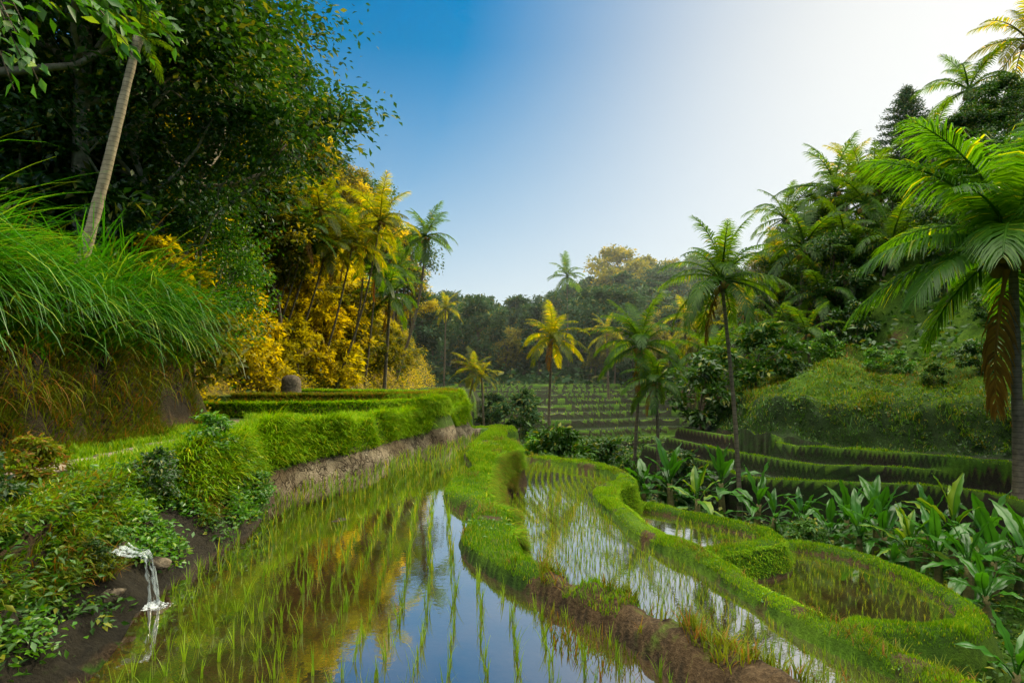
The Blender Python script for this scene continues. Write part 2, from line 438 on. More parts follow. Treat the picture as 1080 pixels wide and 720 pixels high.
def water_mat(name, mudc, lo, hi, rough=.015):
    m, nt, out = newmat(name)
    geo = N_(nt, 'ShaderNodeNewGeometry'); pos = geo.outputs['Position']
    n = ramp(nt, noise(nt, 2.2, 4, pos), .35, .65)
    col = mixc(nt, n, mudc, tuple(c * .45 for c in mudc))
    df = N_(nt, 'ShaderNodeBsdfDiffuse'); nt.links.new(col, df.inputs[0])
    gl = N_(nt, 'ShaderNodeBsdfGlossy'); gl.inputs['Roughness'].default_value = rough; gl.inputs[0].default_value = (1, 1, 1, 1)
    b1 = N_(nt, 'ShaderNodeBump'); b1.inputs['Strength'].default_value = .05; b1.inputs['Distance'].default_value = .02
    nt.links.new(mixc(nt, .35, noise(nt, 5, 2, pos), noise(nt, 22, 2, pos)), b1.inputs['Height'])
    nt.links.new(b1.outputs[0], gl.inputs['Normal'])
    lw = N_(nt, 'ShaderNodeLayerWeight'); lw.inputs['Blend'].default_value = .5
    mr = N_(nt, 'ShaderNodeMapRange'); mr.inputs[1].default_value = .4; mr.inputs[2].default_value = .95
    mr.inputs[3].default_value = lo; mr.inputs[4].default_value = hi
    nt.links.new(lw.outputs['Facing'], mr.inputs[0])
    mx = N_(nt, 'ShaderNodeMixShader'); nt.links.new(mr.outputs[0], mx.inputs[0])
    nt.links.new(df.outputs[0], mx.inputs[1]); nt.links.new(gl.outputs[0], mx.inputs[2])
    nt.links.new(mx.outputs[0], out.inputs[0])
    return m


M = {}
M['terrain'] = terrain_mat()
M['dark'] = leafmat('leaf_dark', (.020, .080, .006), (.065, .175, .010), (.20, .22, .012), .35, .025, .5, p3=.10)
M['mid'] = leafmat('leaf_mid', (.018, .072, .008), (.052, .145, .012), (.16, .18, .014), .4, .04, p3=.1)
M['gold'] = leafmat('leaf_gold', (.52, .42, .004), (.82, .70, .006), (.16, .17, .008), .58, .01, .5, (1.3, 1.15, .5), p3=.18)  # golden sunlight of the left slope put into the leaf colour
M['olive'] = leafmat('leaf_olive', (.12, .15, .010), (.32, .29, .012), (.05, .085, .010), .5, .02, .5, (1.7, 1.4, .4), p3=.2)
M['far'] = leafmat('leaf_far', (.022, .075, .040), (.055, .120, .046), (.12, .13, .03), .35, .01, .6, (1.2, 1.1, .6), p3=.1, scale=.25)  # blue haze of distance put into the leaf colour
M['lush'] = leafmat('leaf_lush', (.040, .17, .006), (.11, .30, .012), (.20, .32, .014), .45, .04, .4)
M['frond'] = leafmat('frond_green', (.026, .085, .010), (.065, .150, .012), (.14, .16, .012), .50, .012, .4, (3.6, 2.6, .3), p3=.06)
M['frondbright'] = leafmat('frond_bright', (.035, .13, .010), (.085, .22, .012), (.18, .24, .012), .55, .02, .35, (3.2, 2.5, .35), p3=.08)  # bright light on the near palm put into its frond colour
M['frondgold'] = leafmat('frond_gold', (.05, .095, .008), (.13, .165, .010), (.24, .20, .012), .58, .01, .4, (4.2, 2.9, .3), p3=.12)  # lit copy of the fronds, golden sun and backlight tinted in
M['dead'] = leafmat('frond_dead', (.16, .075, .012), (.38, .20, .03), None, .35, .01, .5, (1.2, 1, .6))
M['turf'] = leafmat('turf', (.12, .29, .004), (.28, .48, .006), (.40, .42, .015), .4, .01, .5, (1.3, 1.25, .4), p3=.10, scale=1.5)
M['moss'] = leafmat('moss', (.08, .20, .005), (.19, .33, .008), (.32, .26, .015), .4, .01, .5, (1.3, 1.25, .4), p3=.16, scale=1.1)
M['weed'] = leafmat('weed', (.09, .15, .008), (.22, .26, .012), (.24, .12, .02), .4, .01, .5, p3=.22, scale=2)
M['tallgrass'] = leafmat('tall_grass', (.018, .12, .005), (.085, .31, .010), (.24, .37, .03), .42, .035, .4, (1.3, 1.35, .4), p3=.12, scale=1.2)
M['rice'] = leafmat('rice', (.13, .28, .008), (.29, .46, .014), (.48, .46, .02), .45, .02, .4, (1.3, 1.25, .5), p3=.15, scale=.8)
M['banana'] = leafmat('banana_leaf', (.022, .125, .014), (.065, .22, .018), None, .45, .05, .3, (1.5, 1.5, .4), scale=1.5)
M['stem'] = barkmat('plant_stem', (.05, .06, .015), (.14, .12, .04), 0, 12)
M['palmbark'] = barkmat('palm_bark', (.07, .055, .04), (.20, .165, .12), 2.6, 7)
M['palebark'] = barkmat('pale_palm_bark', (.20, .165, .11), (.42, .36, .26), 4.2, 7)
M['bark'] = barkmat('tree_bark', (.045, .032, .022), (.16, .12, .08), 0, 8)
M['lightbark'] = barkmat('light_bark', (.12, .095, .07), (.36, .31, .24), 0, 8)
M['coco'] = barkmat('coconut_husk', (.22, .12, .02), (.34, .22, .04), 0, 9)
M['mudrock'] = barkmat('muddy_rock', (.025, .018, .012), (.15, .12, .08), 0, 16)
M['stone'] = barkmat('path_stone', (.16, .12, .09), (.38, .31, .23), 0, 7)


# ------------------------------------------------------------------ the ground, one sheet split into its plain parts
def axis(segments):
    out = [segments[0][0]]
    for a, b, s0, s1 in segments:
        x = a
        n = max(1, int(round((b - a) / ((s0 + s1) / 2))))
        st = np.linspace(s0, s1, n); st = st * (b - a) / st.sum()
        for s in st:
            x += s; out.append(x)
    return np.array(out)


gx = axis([(-600, -60, 60, 3), (-60, -12, 3, .3), (-12, -5.2, .3, .06), (-5.2, 3.4, .04, .04), (3.4, 7, .05, .06), (7, 15, .07, .1), (15, 60, .15, 3), (60, 600, 3, 60)])
gy = axis([(-200, -3.4, 30, .3), (-3.4, 2.2, .3, .045), (2.2, 12, .042, .042), (12, 17, .05, .07), (17, 24, .08, .12), (24, 54, .12, .22), (54, 130, .4, 3), (130, 900, 4, 80)])
GX, GY = np.meshgrid(gx, gy)
H, Z = ground(GX.ravel(), GY.ravel(), True)
H2 = H.reshape(GX.shape)
dzy, dzx = np.gradient(H2, gy, gx)
slope = np.sqrt(dzx ** 2 + dzy ** 2).ravel()
xr, yr = GX.ravel(), GY.ravel()
veg = 1 - sst(1.2, 2.6, slope + 1.2 * Z['n2'])
lush = np.full(len(xr), .55); rock = np.zeros(len(xr))
inp = np.zeros(len(xr), bool)
for k in ('p1', 'p2', 'p3', 'p4'):
    inp |= (Z[k] > .0) & (H < LV[k] + .05)
veg = np.where(inp, 0, veg)
d1 = (Z['d1'] > -.5) & (Z['p1'] < .05)
d1top = (Z['d1'] > -.06) | (Z['far1'] > -.06)
veg = np.where(d1top, np.where(yr < 4.2, .34 + .5 * fbm(xr, yr, .4, 3, 73) + .25 * (Z['d1'] > .25), np.clip(.8 - .9 * fbm(xr + 9, yr, .3, 3, 72), .2, 1)), veg)
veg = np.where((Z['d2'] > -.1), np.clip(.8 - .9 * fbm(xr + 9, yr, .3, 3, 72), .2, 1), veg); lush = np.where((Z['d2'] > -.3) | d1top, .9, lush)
cliff1 = (Z['d1'] < -.04) & (Z['d1'] > -.5) & (Z['p2'] > -.3) & (H > -.62) & (yr > 3)
veg = np.where(cliff1, np.clip(.35 + .8 * Z['n1'] + .5 * sst(-.45, .1, H), 0, .75), veg)
for k in ('c3', 'c4'):
    b = (Z[k] > -.35) & ~inp & (Z['d2'] < 0)
    veg = np.where(b, np.maximum(veg, .8), veg); lush = np.where(b, .7, lush)
# right terraces: dark bare floors, green rims
rt = (Z['r3'] > -.5) & (Z['md'] < -.3)
sR = np.where(Z['r1'] > -.5, Z['r1'], np.where(Z['r2'] > -.5, Z['r2'], Z['r3']))
ring = np.zeros(len(xr), bool)
for k in ('r1', 'r2', 'r3'):
    ring |= (Z[k] + .06 * Z['n1'] > .0) & (Z[k] + .06 * Z['n1'] < .15)
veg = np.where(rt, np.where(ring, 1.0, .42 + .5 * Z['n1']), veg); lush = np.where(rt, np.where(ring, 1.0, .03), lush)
md = Z['md'] > -.35
veg = np.where(md, np.clip(.95 - .55 * sst(.25, .7, fbm(xr, yr, 2.5, 3, 77) + .2), .35, 1), veg)
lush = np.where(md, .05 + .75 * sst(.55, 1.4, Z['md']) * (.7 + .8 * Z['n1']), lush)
# far terraces: bright rims, dark risers, sunlight put into the lower treads' colour
ft = (Z['yy'] > 24) & (Z['yy'] < 54) & (Z['hl'] < 0) & (Z['hr'] < 0) & (Z['md'] < 0)
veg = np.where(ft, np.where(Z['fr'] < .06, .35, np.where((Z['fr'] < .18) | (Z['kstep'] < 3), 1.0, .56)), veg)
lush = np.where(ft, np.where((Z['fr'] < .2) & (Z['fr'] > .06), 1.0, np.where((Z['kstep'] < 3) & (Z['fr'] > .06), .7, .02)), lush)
# left wall and bank
wall = (Z['pl'] < .03) & (Z['pl'] > -.45) & (yr > 6.6) & (yr < 15.4) & (H > -.02)
rock = np.where(wall & (H < .42), .9 * (1 - sst(.26, .42, H + .12 * Z['n1'])), rock)
veg = np.where(wall, sst(.30, .44, H + .12 * Z['n1']), veg)
bank = (Z['pl'] < .03) & (Z['pl'] > -2.2) & (xr < -1.5) & (yr <= 6.6) & (H > -.04)
veg = np.where(bank, np.clip(.22 + .40 * sst(.45, .75, H) + .7 * Z['n1'] * sst(.05, .3, H), 0, .85), veg); lush = np.where(bank, .04 + .3 * sst(.35, .75, H), lush)
rock = np.where(bank, np.clip(1.6 * (Z['n1'] + .5 * Z['n2']) - .1, 0, .55) * (.35 + .65 * sst(.9, .2, np.hypot(xr + 2.65, yr - 4.1))), rock)
pth = (Z['pl'] > 0) & (np.abs(xr - (foot_left(yr) + .62 + .05 * np.sin(yr))) < .17) & (yr < 11)
veg = np.where(pth, .18, veg); rock = np.where(pth, .55, rock)
hl = Z['hl'] > .05
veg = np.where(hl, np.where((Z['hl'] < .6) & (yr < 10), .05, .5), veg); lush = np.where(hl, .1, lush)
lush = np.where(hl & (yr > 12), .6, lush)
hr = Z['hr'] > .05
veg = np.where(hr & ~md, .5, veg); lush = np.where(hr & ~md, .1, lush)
fh = yr > 54
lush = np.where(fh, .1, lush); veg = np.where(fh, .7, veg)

lush = np.where((Z['d1'] > -.4) & (Z['p1'] < .1) & (yr < 6) & (H < .09), .2, lush)
goldv = sst(9.8, 11.5, yr) * (1 - sst(36, 50, yr)) * sst(-.1, .3, Z['hl']) * (1 - sst(6, 10, Z['hl'])) * np.clip(.8 + .8 * Z['n1'], 0, 1)  # where the slope's sunlight is tinted into the ground
nx, ny = len(gx), len(gy)
ii = (np.arange(ny - 1)[:, None] * nx + np.arange(nx - 1)[None]).ravel()
QF = np.stack([ii, ii + 1, ii + 1 + nx, ii + nx], 1)
zone = np.zeros(len(xr), int)
names = ['ground', 'paddy_dike', 'paddy_dike', 'paddy_dike', 'paddy_dike', 'terrace_bank', 'hillside', 'hillside', 'hill', 'mound', 'terrace', 'terraced_fields']
zone[yr > 54] = 8
zone[ft] = 11
zone[(Z['r3'] > -.35)] = 10
zone[hr] = 7
zone[(Z['md'] > -.35)] = 9
zone[hl] = 6
zone[(Z['pl'] > -1.0) & ~hl & (yr < 45)] = 5
for k, i in (('p1', 0), ('p2', 0), ('p3', 0), ('p4', 0)):
    zone[(Z[k] > .04)] = 0
zone[(Z['c4'] > -.25) & (Z['p4'] < .03) & (zone == 0)] = 4
zone[(Z['c3'] > -.2) & (Z['p3'] < .03) & (Z['d2'] < 0) & (zone != 5)] = 3
zone[((Z['d2'] > -.15) | (Z['far2'] > -.1))] = 2
zone[((Z['d1'] > -.16) | (Z['far1'] > -.1)) & (Z['pl'] < -.3)] = 1
fz = zone[QF[:, 0]]
VV = np.stack([xr, yr, H], 1)
for zi, nm in enumerate(names):
    q = QF[fz == zi]
    if not len(q): continue
    u, inv = np.unique(q.ravel(), return_inverse=True)
    me = mesh_np(nm, VV[u], None, inv.reshape(-1, 4), M['terrain'], True, dict(veg=veg[u], rock=rock[u], lush=lush[u], gold=goldv[u]))
    link(nm, me, kind='structure')

# ------------------------------------------------------------------ water
W1 = water_mat('water_upper', (.05, .030, .012), .34, .9)
W2 = water_mat('water_lower', (.05, .035, .014), .35, .9)
for key, nm, wm, grow in (('p1', 'paddy_water', W1, .03), ('p2', 'paddy_water', W2, .05), ('p3', 'paddy_water', W2, .05), ('p4', 'paddy_water', W2, .05)):
    p = SP[key]; c = p.mean(0)
    nr = np.roll(p, -1, 0) - np.roll(p, 1, 0); nr = unit(np.stack([nr[:, 1], -nr[:, 0]], 1))
    area = .5 * np.sum(p[:, 0] * np.roll(p[:, 1], -1) - np.roll(p[:, 0], -1) * p[:, 1])
    p = p + nr * grow * (1 if area > 0 else -1)
    v3 = [Vector((a, b, 0)) for a, b in p]
    tris = tessellate_polygon([v3])
    me = mesh_np(nm, np.c_[p, np.full(len(p), LV[key])], np.array(tris), None, wm)
    # keep normals up
    if me.polygons[0].normal.z < 0: me.flip_normals()
    link(nm, me, kind='structure')


# ------------------------------------------------------------------ scatter helpers
def scatter(n, x0, x1, y0, y1, fn):
    x = RNG.uniform(x0, x1, n); y = RNG.uniform(y0, y1, n)
    h, z = ground(x, y, True)
    m = fn(x, y, h, z)
    return np.stack([x[m], y[m], h[m]], 1)


def stuff(name, geo, mat, smooth=False):
    return link(name, geo.mesh(name, mat, smooth), kind='stuff')


def leafcloud(P, nper, spread, size, upbias=.6, wid=.5):
    """a spray of leaves round each point"""
    N = len(P) * nper
    c = np.repeat(P, nper, 0) + RNG.normal(0, 1, (N, 3)) * np.asarray(spread)
    ax = RNG.normal(0, 1, (N, 3)); ax[:, 2] = ax[:, 2] * .5 - .15
    nm = RNG.normal(0, .55, (N, 3)); nm[:, 2] += upbias
    return leaves(c, ax, unit(nm), size * RNG.uniform(.6, 1.3, N), wid)


# turf on the dikes and terrace rims
def turf(name, n, box, fn, L, W, mat, th=(.1, .9), bare=.36):
    P = scatter(n, *box, fn)
    nz = fbm(P[:, 0], P[:, 1], .45, 3, 71); nb = fbm(P[:, 0] + 9, P[:, 1], .3, 3, 72)
    k = nb < bare + .12 * RNG.normal(0, 1, len(P)); P, nz = P[k], nz[k]
    N = len(P)
    V, Q = blades(P - [0, 0, .005], RNG.uniform(0, 6.283, N), L * RNG.uniform(.4, 1.4, N) * np.clip(1 + 1.5 * nz, .4, 2.4), W * RNG.uniform(.7, 1.3, N), RNG.uniform(0, th[0], N), RNG.uniform(.3, th[1], N), 2)
    return stuff(name, Geo().add(V, None, Q), mat)


turf('dike_grass', 230000, (-1.2, 3.5, 2.0, 9.0), lambda x, y, h, z: (z['d1'] > -.10) & (z['p1'] < .0) & (h > .04) & ((y > 4.15) | (vnoise(x * 2.2, y * 2.2, 5) + .25 * (z['d1'] > .3) > .16)), .032, .007, M['turf'])
turf('dike_grass', 90000, (-1.4, .5, 8.5, 16), lambda x, y, h, z: ((z['d1'] > -.12) | (z['far1'] > -.1)) & (z['p1'] < .0) & (h > .04), .045, .013, M['turf'])
turf('dike_grass', 300000, (1.0, 4.4, 2.4, 9.5), lambda x, y, h, z: (z['d2'] > -.10) & (z['p2'] < .0) & (h > -.62), .024, .008, M['turf'])
turf('dike_grass', 120000, (.2, 3.0, 9, 15.2), lambda x, y, h, z: ((z['d2'] > -.12) | (z['far2'] > -.1)) & (z['p2'] < .0) & (h > -.62), .036, .012, M['turf'])
turf('dike_grass', 200000, (1.8, 6.6, 5.6, 12.2), lambda x, y, h, z: ((np.minimum(z['c3'], -z['p3']) > -.15) & (h > -1.5) & (z['d2'] < -.05)) | ((np.minimum(z['c4'], -z['p4']) > -.12) & (z['d2'] < -.05) & (h > -1.6)), .04, .012, M['turf'])
turf('bank_grass', 60000, (.2, 2.6, 3, 15), lambda x, y, h, z: (z['d1'] < -.05) & (z['d1'] > -.4) & (h > -.6) & (z['n1'] > -.1), .08, .012, M['weed'])
def cliffgrass(n, box, fn, mat, az, L=(.06, .18)):
    P = scatter(n, *box, fn); N = len(P)
    V, Q = blades(P, RNG.normal(az, .9, N), RNG.uniform(*L, N), RNG.uniform(.007, .014, N), RNG.uniform(.5, 1.4, N), RNG.uniform(1.8, 2.9, N), 3)
    stuff('cliff_grass', Geo().add(V, None, Q), mat)
cliffgrass(300000, (-.6, .7, 5.2, 13), lambda x, y, h, z: (z['d1'] < .03) & (z['d1'] > -.32) & (z['p1'] < -.2) & (h > -.60) & (fbm(x, y * 1.0, .5, 2, 15) + .7 * (h + .1) > -.12), M['weed'], -.3)
cliffgrass(200000, (-.6, .7, 5.2, 13), lambda x, y, h, z: (z['d1'] < .05) & (z['d1'] > -.12) & (z['p1'] < -.2) & (h > -.30), M['turf'], -.3)
cliffgrass(300000, (1.4, 3.2, 5.0, 13.5), lambda x, y, h, z: (z['d2'] < .04) & (z['d2'] > -.3) & (z['p2'] < -.1) & (h > -1.15), M['turf'], -.3, (.03, .08))
cliffgrass(200000, (1.8, 6.6, 6.2, 11), lambda x, y, h, z: (z['c3'] < .04) & (z['c3'] > -.3) & (z['d2'] < -.05) & (h > -1.5), M['turf'], -1.4, (.03, .09))
cliffgrass(120000, (-3, -1.2, 11.5, 17.5), lambda x, y, h, z: (((z['t2'] < .05) & (z['t2'] > -.3)) | ((z['t3'] < .05) & (z['t3'] > -.3))) & (h > .66), M['turf'], -.8, (.08, .22))
P = scatter(160000, -1.3, 6.6, 3.5, 15.5, lambda x, y, h, z: ((z['d1'] > -.08) | (z['d2'] > -.06) | ((np.minimum(z['c4'], -z['p4']) > -.06) & (h > -1.55))) & (z['p1'] < 0) & (z['p2'] < 0) & (fbm(x, y, .28, 2, 131) > .26))
N = len(P); V, Q = blades(P, RNG.uniform(0, 6.28, N), RNG.uniform(.03, .13, N), RNG.uniform(.005, .010, N), RNG.uniform(0, .6, N), RNG.uniform(.6, 1.9, N), 3)
stuff('dike_weeds', Geo().add(V, None, Q), M['weed'])
P = scatter(30000, -1.3, 4.5, 3.5, 13, lambda x, y, h, z: ((z['d1'] > -.1) | (z['d2'] > -.08)) & (z['p1'] < 0) & (z['p2'] < 0) & (fbm(x, y, .35, 2, 141) > .30))
V, T = leafcloud(P, 5, (.02, .02, .012), .028, .9, .6)
stuff('dike_weeds', Geo().add(V, T), M['lush'])
# long grass leaning over the muddy dike, in tufts
P = scatter(40000, .2, 3.2, 2.0, 5.2, lambda x, y, h, z: (z['d1'] > -.16) & (z['p1'] < 0) & (h > -.15) & (fbm(x, y, .22, 2, 31) + .5 * (z['d1'] < .06) * (z['p1'] < -.25) > .04))
N = len(P); V, Q = blades(P, RNG.uniform(0, 6.28, N), RNG.uniform(.05, .16, N), RNG.uniform(.006, .011, N), RNG.uniform(0, .4, N), RNG.uniform(.5, 1.6, N), 3)
stuff('dike_grass', Geo().add(V, None, Q), M['weed'])

# lawn on the left plateau with long grass hanging over its edge
turf('lawn_grass', 190000, (-5.4, -1.2, 5.2, 15.5), lambda x, y, h, z: (z['pl'] > -.02) & (z['hl'] < 0) & (h < .95) & (np.abs(x - (foot_left(y) + .62 + .05 * np.sin(y))) > .19), .09, .014, M['turf'], (.3, 1.1))
P = scatter(240000, -3.8, -1.2, 5.4, 15.6, lambda x, y, h, z: (z['pl'] > -.20) & (z['pl'] < .16) & (h > .30))
N = len(P)
V, Q = blades(P, RNG.normal(-.6, .9, N), RNG.uniform(.07, .25, N) * np.clip(1 + 1.6 * fbm(P[:, 0], P[:, 1], .5, 3, 71), .4, 2), RNG.uniform(.010, .018, N), RNG.uniform(.0, .9, N), RNG.uniform(1.0, 2.7, N), 3)
stuff('edge_grass', Geo().add(V, None, Q), M['turf'])
for key, lo in (('t2', .74), ('t3', .98)):
    P = scatter(160000, -6.5, -1.3, 11.0, 18.0, lambda x, y, h, z: (z[key] > -.16) & (z[key] < (.25 if key == 't2' else .6)) & (h > lo - .05) & (z['hl'] < 0))
    N = len(P); V, Q = blades(P, RNG.normal(-1.2, 1.2, N), RNG.uniform(.06, .16, N), RNG.uniform(.014, .024, N), RNG.uniform(.1, .8, N), RNG.uniform(1.0, 2.4, N), 3)
    stuff('terrace_grass', Geo().add(V, None, Q), M['turf'] if key == 't2' else M['weed'])

# tall arching grass on the left bank
def tall(n, box, L0, L1, mat, th1=(1.7, 2.7), w=(.016, .034), hmin=.15, hmax=1.6):
    P = scatter(n, *box, lambda x, y, h, z: (z['hl'] > hmin) & (z['hl'] < hmax) & (fbm(x, y, .5, 2, 81) > -.28))
    N = len(P)
    cl = fbm(P[:, 0], P[:, 1], .55, 2, 83)
    V, Q = blades(P, RNG.normal(-.35, 1.0, N) + 2.6 * cl, RNG.uniform(L0, L1, N) * (1 + .9 * fbm(P[:, 0], P[:, 1], .8, 2, 84)), RNG.uniform(*w, N), RNG.uniform(.0, .7, N), RNG.uniform(*th1, N), 8)
    return Geo().add(V, None, Q)
stuff('tall_grass', tall(19000, (-8.5, -4.6, 3.6, 10.9), .8, 1.6, M['tallgrass'], (1.2, 3.0), (.016, .044), hmin=.3), M['tallgrass'])
stuff('tall_grass', tall(2600, (-5.9, -4.6, 3.4, 10.9), 1.1, 2.0, M['tallgrass'], (2.0, 3.1), (.02, .04), .35, .9), M['tallgrass'])
stuff('dry_grass', tall(3500, (-8.5, -4.6, 3.6, 10.9), .6, 1.5, M['weed'], (.8, 3.0), (.010, .022), hmin=.3), M['weed'])
stuff('hanging_grass', tall(5000, (-6.0, -4.6, 3.4, 10.2), .5, 1.1, M['weed'], (2.2, 3.0), (.008, .016), .12, .8), M['weed'])
P = scatter(40000, -5.5, -4.3, 3.0, 10.5, lambda x, y, h, z: (z['hl'] > -.12) & (z['hl'] < .55) & (vnoise(x * 3, y * 3, 6) > -.2))
N = len(P); V, Q = blades(P, RNG.normal(-.2, 1.0, N), RNG.uniform(.08, .35, N), RNG.uniform(.006, .014, N), RNG.uniform(.1, .6, N), RNG.uniform(.8, 2.4, N), 3)
stuff('bank_weeds', Geo().add(V, None, Q), M['weed'])

# weeds and small leaves on the left earth bank
P = scatter(30000, -4.3, -2.1, 2.2, 6.9, lambda x, y, h, z: (z['pl'] > -.95) & (z['pl'] < .35) & (h > .10) & (fbm(x, y, .55, 3, 41) + .55 * (h - .48) + .30 * (x < -2.75) - .35 * (np.hypot(x + 2.65, y - 4.05) < .26) > -.05))
V, T = leafcloud(P, 6, (.045, .045, .04), .05, .8, .45)
stuff('bank_leaves', Geo().add(V, T), M['lush'])
P = scatter(9000, -4.3, -2.1, 2.2, 6.9, lambda x, y, h, z: (z['pl'] > -.95) & (z['pl'] < .35) & (h > .06) & (fbm(x, y, .4, 3, 43) > .08) & (np.hypot(x + 2.62, y - 4.02) > .2))
V, T = leafcloud(P, 6, (.05, .05, .05), .06, .8, .4)
stuff('bank_leaves', Geo().add(V, T), M['dark'])
P = scatter(60000, -4.3, -2.1, 2.2, 6.9, lambda x, y, h, z: (z['pl'] > -.9) & (z['pl'] < .40) & (h > .22) & (fbm(x, y, .6, 2, 47) + .5 * (h - .5) > -.10))
N = len(P); V, Q = blades(P, RNG.normal(-.3, 1.0, N), RNG.uniform(.05, .24, N), RNG.uniform(.005, .011, N), RNG.uniform(.1, .7, N), RNG.uniform(1.0, 2.7, N), 3)
stuff('bank_weeds', Geo().add(V, None, Q), M['weed'])
P = scatter(26000, -4.3, -2.5, 2.2, 6.9, lambda x, y, h, z: (z['pl'] > -.3) & (z['pl'] < .40) & (h > .45))
N = len(P); V, Q = blades(P, RNG.normal(-.3, 1.0, N), RNG.uniform(.06, .22, N), RNG.uniform(.007, .013, N), RNG.uniform(.1, .7, N), RNG.uniform(1.0, 2.7, N), 3)
stuff('bank_grass', Geo().add(V, None, Q), M['turf'])

# vines over the sunlit left hillside, undergrowth on the hills, weeds on the mound
P = scatter(13000, -18, -4, 8.8, 46, lambda x, y, h, z: (z['hl'] > .0) & (z['hl'] < 6) & ((y > 11) | ((x > -5.2 - (11 - y) * .4) & (y > 10))))
P = P[fbm(P[:, 0], P[:, 1], 1.1, 3, 93) > -.3]
P[:, 2] += .5 * np.clip(fbm(P[:, 0], P[:, 1], 1.1, 3, 93), -.1, .6)
V, T = leafcloud(P, 20, (.17, .17, .26), .105, .25, .5)
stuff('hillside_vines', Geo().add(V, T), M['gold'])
P = scatter(9000, -18, -4, 10, 46, lambda x, y, h, z: (z['hl'] > .0) & (z['hl'] < 7) & (fbm(x + 4, y, 1.6, 3, 95) > .06))
V, T = leafcloud(P, 12, (.2, .2, .28), .15, .3, .5)
stuff('hillside_vines', Geo().add(V, T), M['olive'])
P = scatter(5000, -18, -4, 10, 46, lambda x, y, h, z: (z['hl'] > .2) & (z['hl'] < 7) & (fbm(x + 9, y + 4, 1.9, 3, 96) > .14))
V, T = leafcloud(P, 12, (.22, .22, .3), .18, .3, .5)
stuff('hillside_vines', Geo().add(V, T), M['dark'])
P = scatter(12000, -14, -5, 3, 15, lambda x, y, h, z: (z['hl'] > 1.6))
V, T = leafcloud(P, 7, (.25, .25, .25), .16, .5, .55)
stuff('undergrowth', Geo().add(V, T), M['dark'])
P = scatter(11000, 10, 45, 14, 60, lambda x, y, h, z: (z['hr'] > 0))
V, T = leafcloud(P, 7, (.35, .35, .3), .28, .5, .55)
stuff('undergrowth', Geo().add(V, T), M['mid'])
P = scatter(13000, 7, 22, 9, 30, lambda x, y, h, z: (z['md'] > -.3) & (z['hr'] < .5) & (fbm(x, y, 1.2, 3, 61) > -.12))
V, T = leafcloud(P, 4, (.09, .09, .05), .10, .8, .45)
stuff('mound_weeds', Geo().add(V, T), M['mid'])
turf('mound_grass', 110000, (7, 18, 10, 24), lambda x, y, h, z: (z['md'] > .55 + z['n1']) & (z['hr'] < .5) & (fbm(x, y, 2.0, 3, 62) > -.2), .09, .022, M['moss'], (.3, 1.6))
turf('mound_grass', 90000, (7, 18, 10, 24), lambda x, y, h, z: (z['md'] > -.2) & (z['md'] < .9) & (z['hr'] < .5), .12, .024, M['dark'], (.5, 2.4))
turf('mound_grass', 50000, (7, 18, 10, 24), lambda x, y, h, z: (z['md'] > .6) & (z['hr'] < .5) & (fbm(x, y, 2.0, 3, 62) < .05), .13, .022, M['weed'], (.5, 2.0))
turf('terrace_rim_grass', 160000, (5.9, 14, 9, 19), lambda x, y, h, z: ((np.abs(z['r1'] + .06 * z['n1'] - .07) < .07) | (np.abs(z['r2'] + .06 * z['n1'] - .07) < .07) | (np.abs(z['r3'] + .06 * z['n1'] - .07) < .07)) & (z['md'] < -.2) & (h > np.where(z['r1'] > -.2, -.50, np.where(z['r2'] > -.2, -.83, -1.18))), .045, .02, M['turf'])
turf('field_grass', 80000, (-6, 18, 24, 54), lambda x, y, h, z: (z['fr'] > .065) & (z['fr'] < .15) & (z['hl'] < 0) & (z['hr'] < 0) & (z['yy'] > 24) & (z['yy'] < 54), .07, .05, M['turf'])
P = scatter(9000, -4, 13, 12, 30, lambda x, y, h, z: (h < -1.55) & (z['c4'] < -.1) & (z['r3'] < -.2) & (z['pl'] < -.8) & ((fbm(x, y, 2.2, 2, 91) > -.05) | (y < 22)))
V, T = leafcloud(P, 6, (.2, .2, .14), .16, .6, .5)
stuff('valley_undergrowth', Geo().add(V, T), M['mid'])
P = scatter(6000, 2, 12, 3, 13, lambda x, y, h, z: (h < -1.7) & (z['c4'] < -.02) & (z['r3'] < -.1))
V, T = leafcloud(P, 6, (.12, .12, .08), .09, .6, .5)
stuff('valley_undergrowth', Geo().add(V, T), M['dark'])
P = scatter(9000, -30, 60, 52, 112, lambda x, y, h, z: (z['hl'] < 3))
V, T = leafcloud(P, 5, (.7, .7, .6), .7, .5, .6)
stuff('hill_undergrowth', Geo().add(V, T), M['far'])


# ------------------------------------------------------------------ rice
def rice_tuft(seed, n, L):
    g = np.random.default_rng(seed)
    P = np.c_[g.normal(0, .007, (n, 2)), np.full(n, -.03)]
    return blades(P, g.uniform(0, 6.28, n), L * g.uniform(.65, 1.2, n), g.uniform(.007, .011, n), g.uniform(.02, .12, n), g.uniform(.1, .9, n), 4)
RT = [rice_tuft(100 + i, 6 + i % 3, .20) for i in range(8)]


def rice_rows(key, sp, sq, warp, inset):
    p = SP[key]; out = []
    x0, x1 = p[:, 0].min(), p[:, 0].max(); y0, y1 = max(p[:, 1].min(), 1.2), p[:, 1].max()
    xs = np.arange(x0 - 2, x1 + 2, sp); ys = np.arange(y0, y1, sq)
    X, Y = np.meshgrid(xs, ys); X = X.ravel(); Y = Y.ravel()
    X = X + warp(Y) + RNG.normal(0, sp * .06, len(X)); Y = Y + RNG.normal(0, sq * .09, len(Y))
    h, z = ground(X, Y, True)
    m = (z[key] > inset) & (h < LV[key] + .03) & (RNG.random(len(X)) > .05)
    return np.c_[X[m], Y[m], np.full(m.sum(), LV[key])]


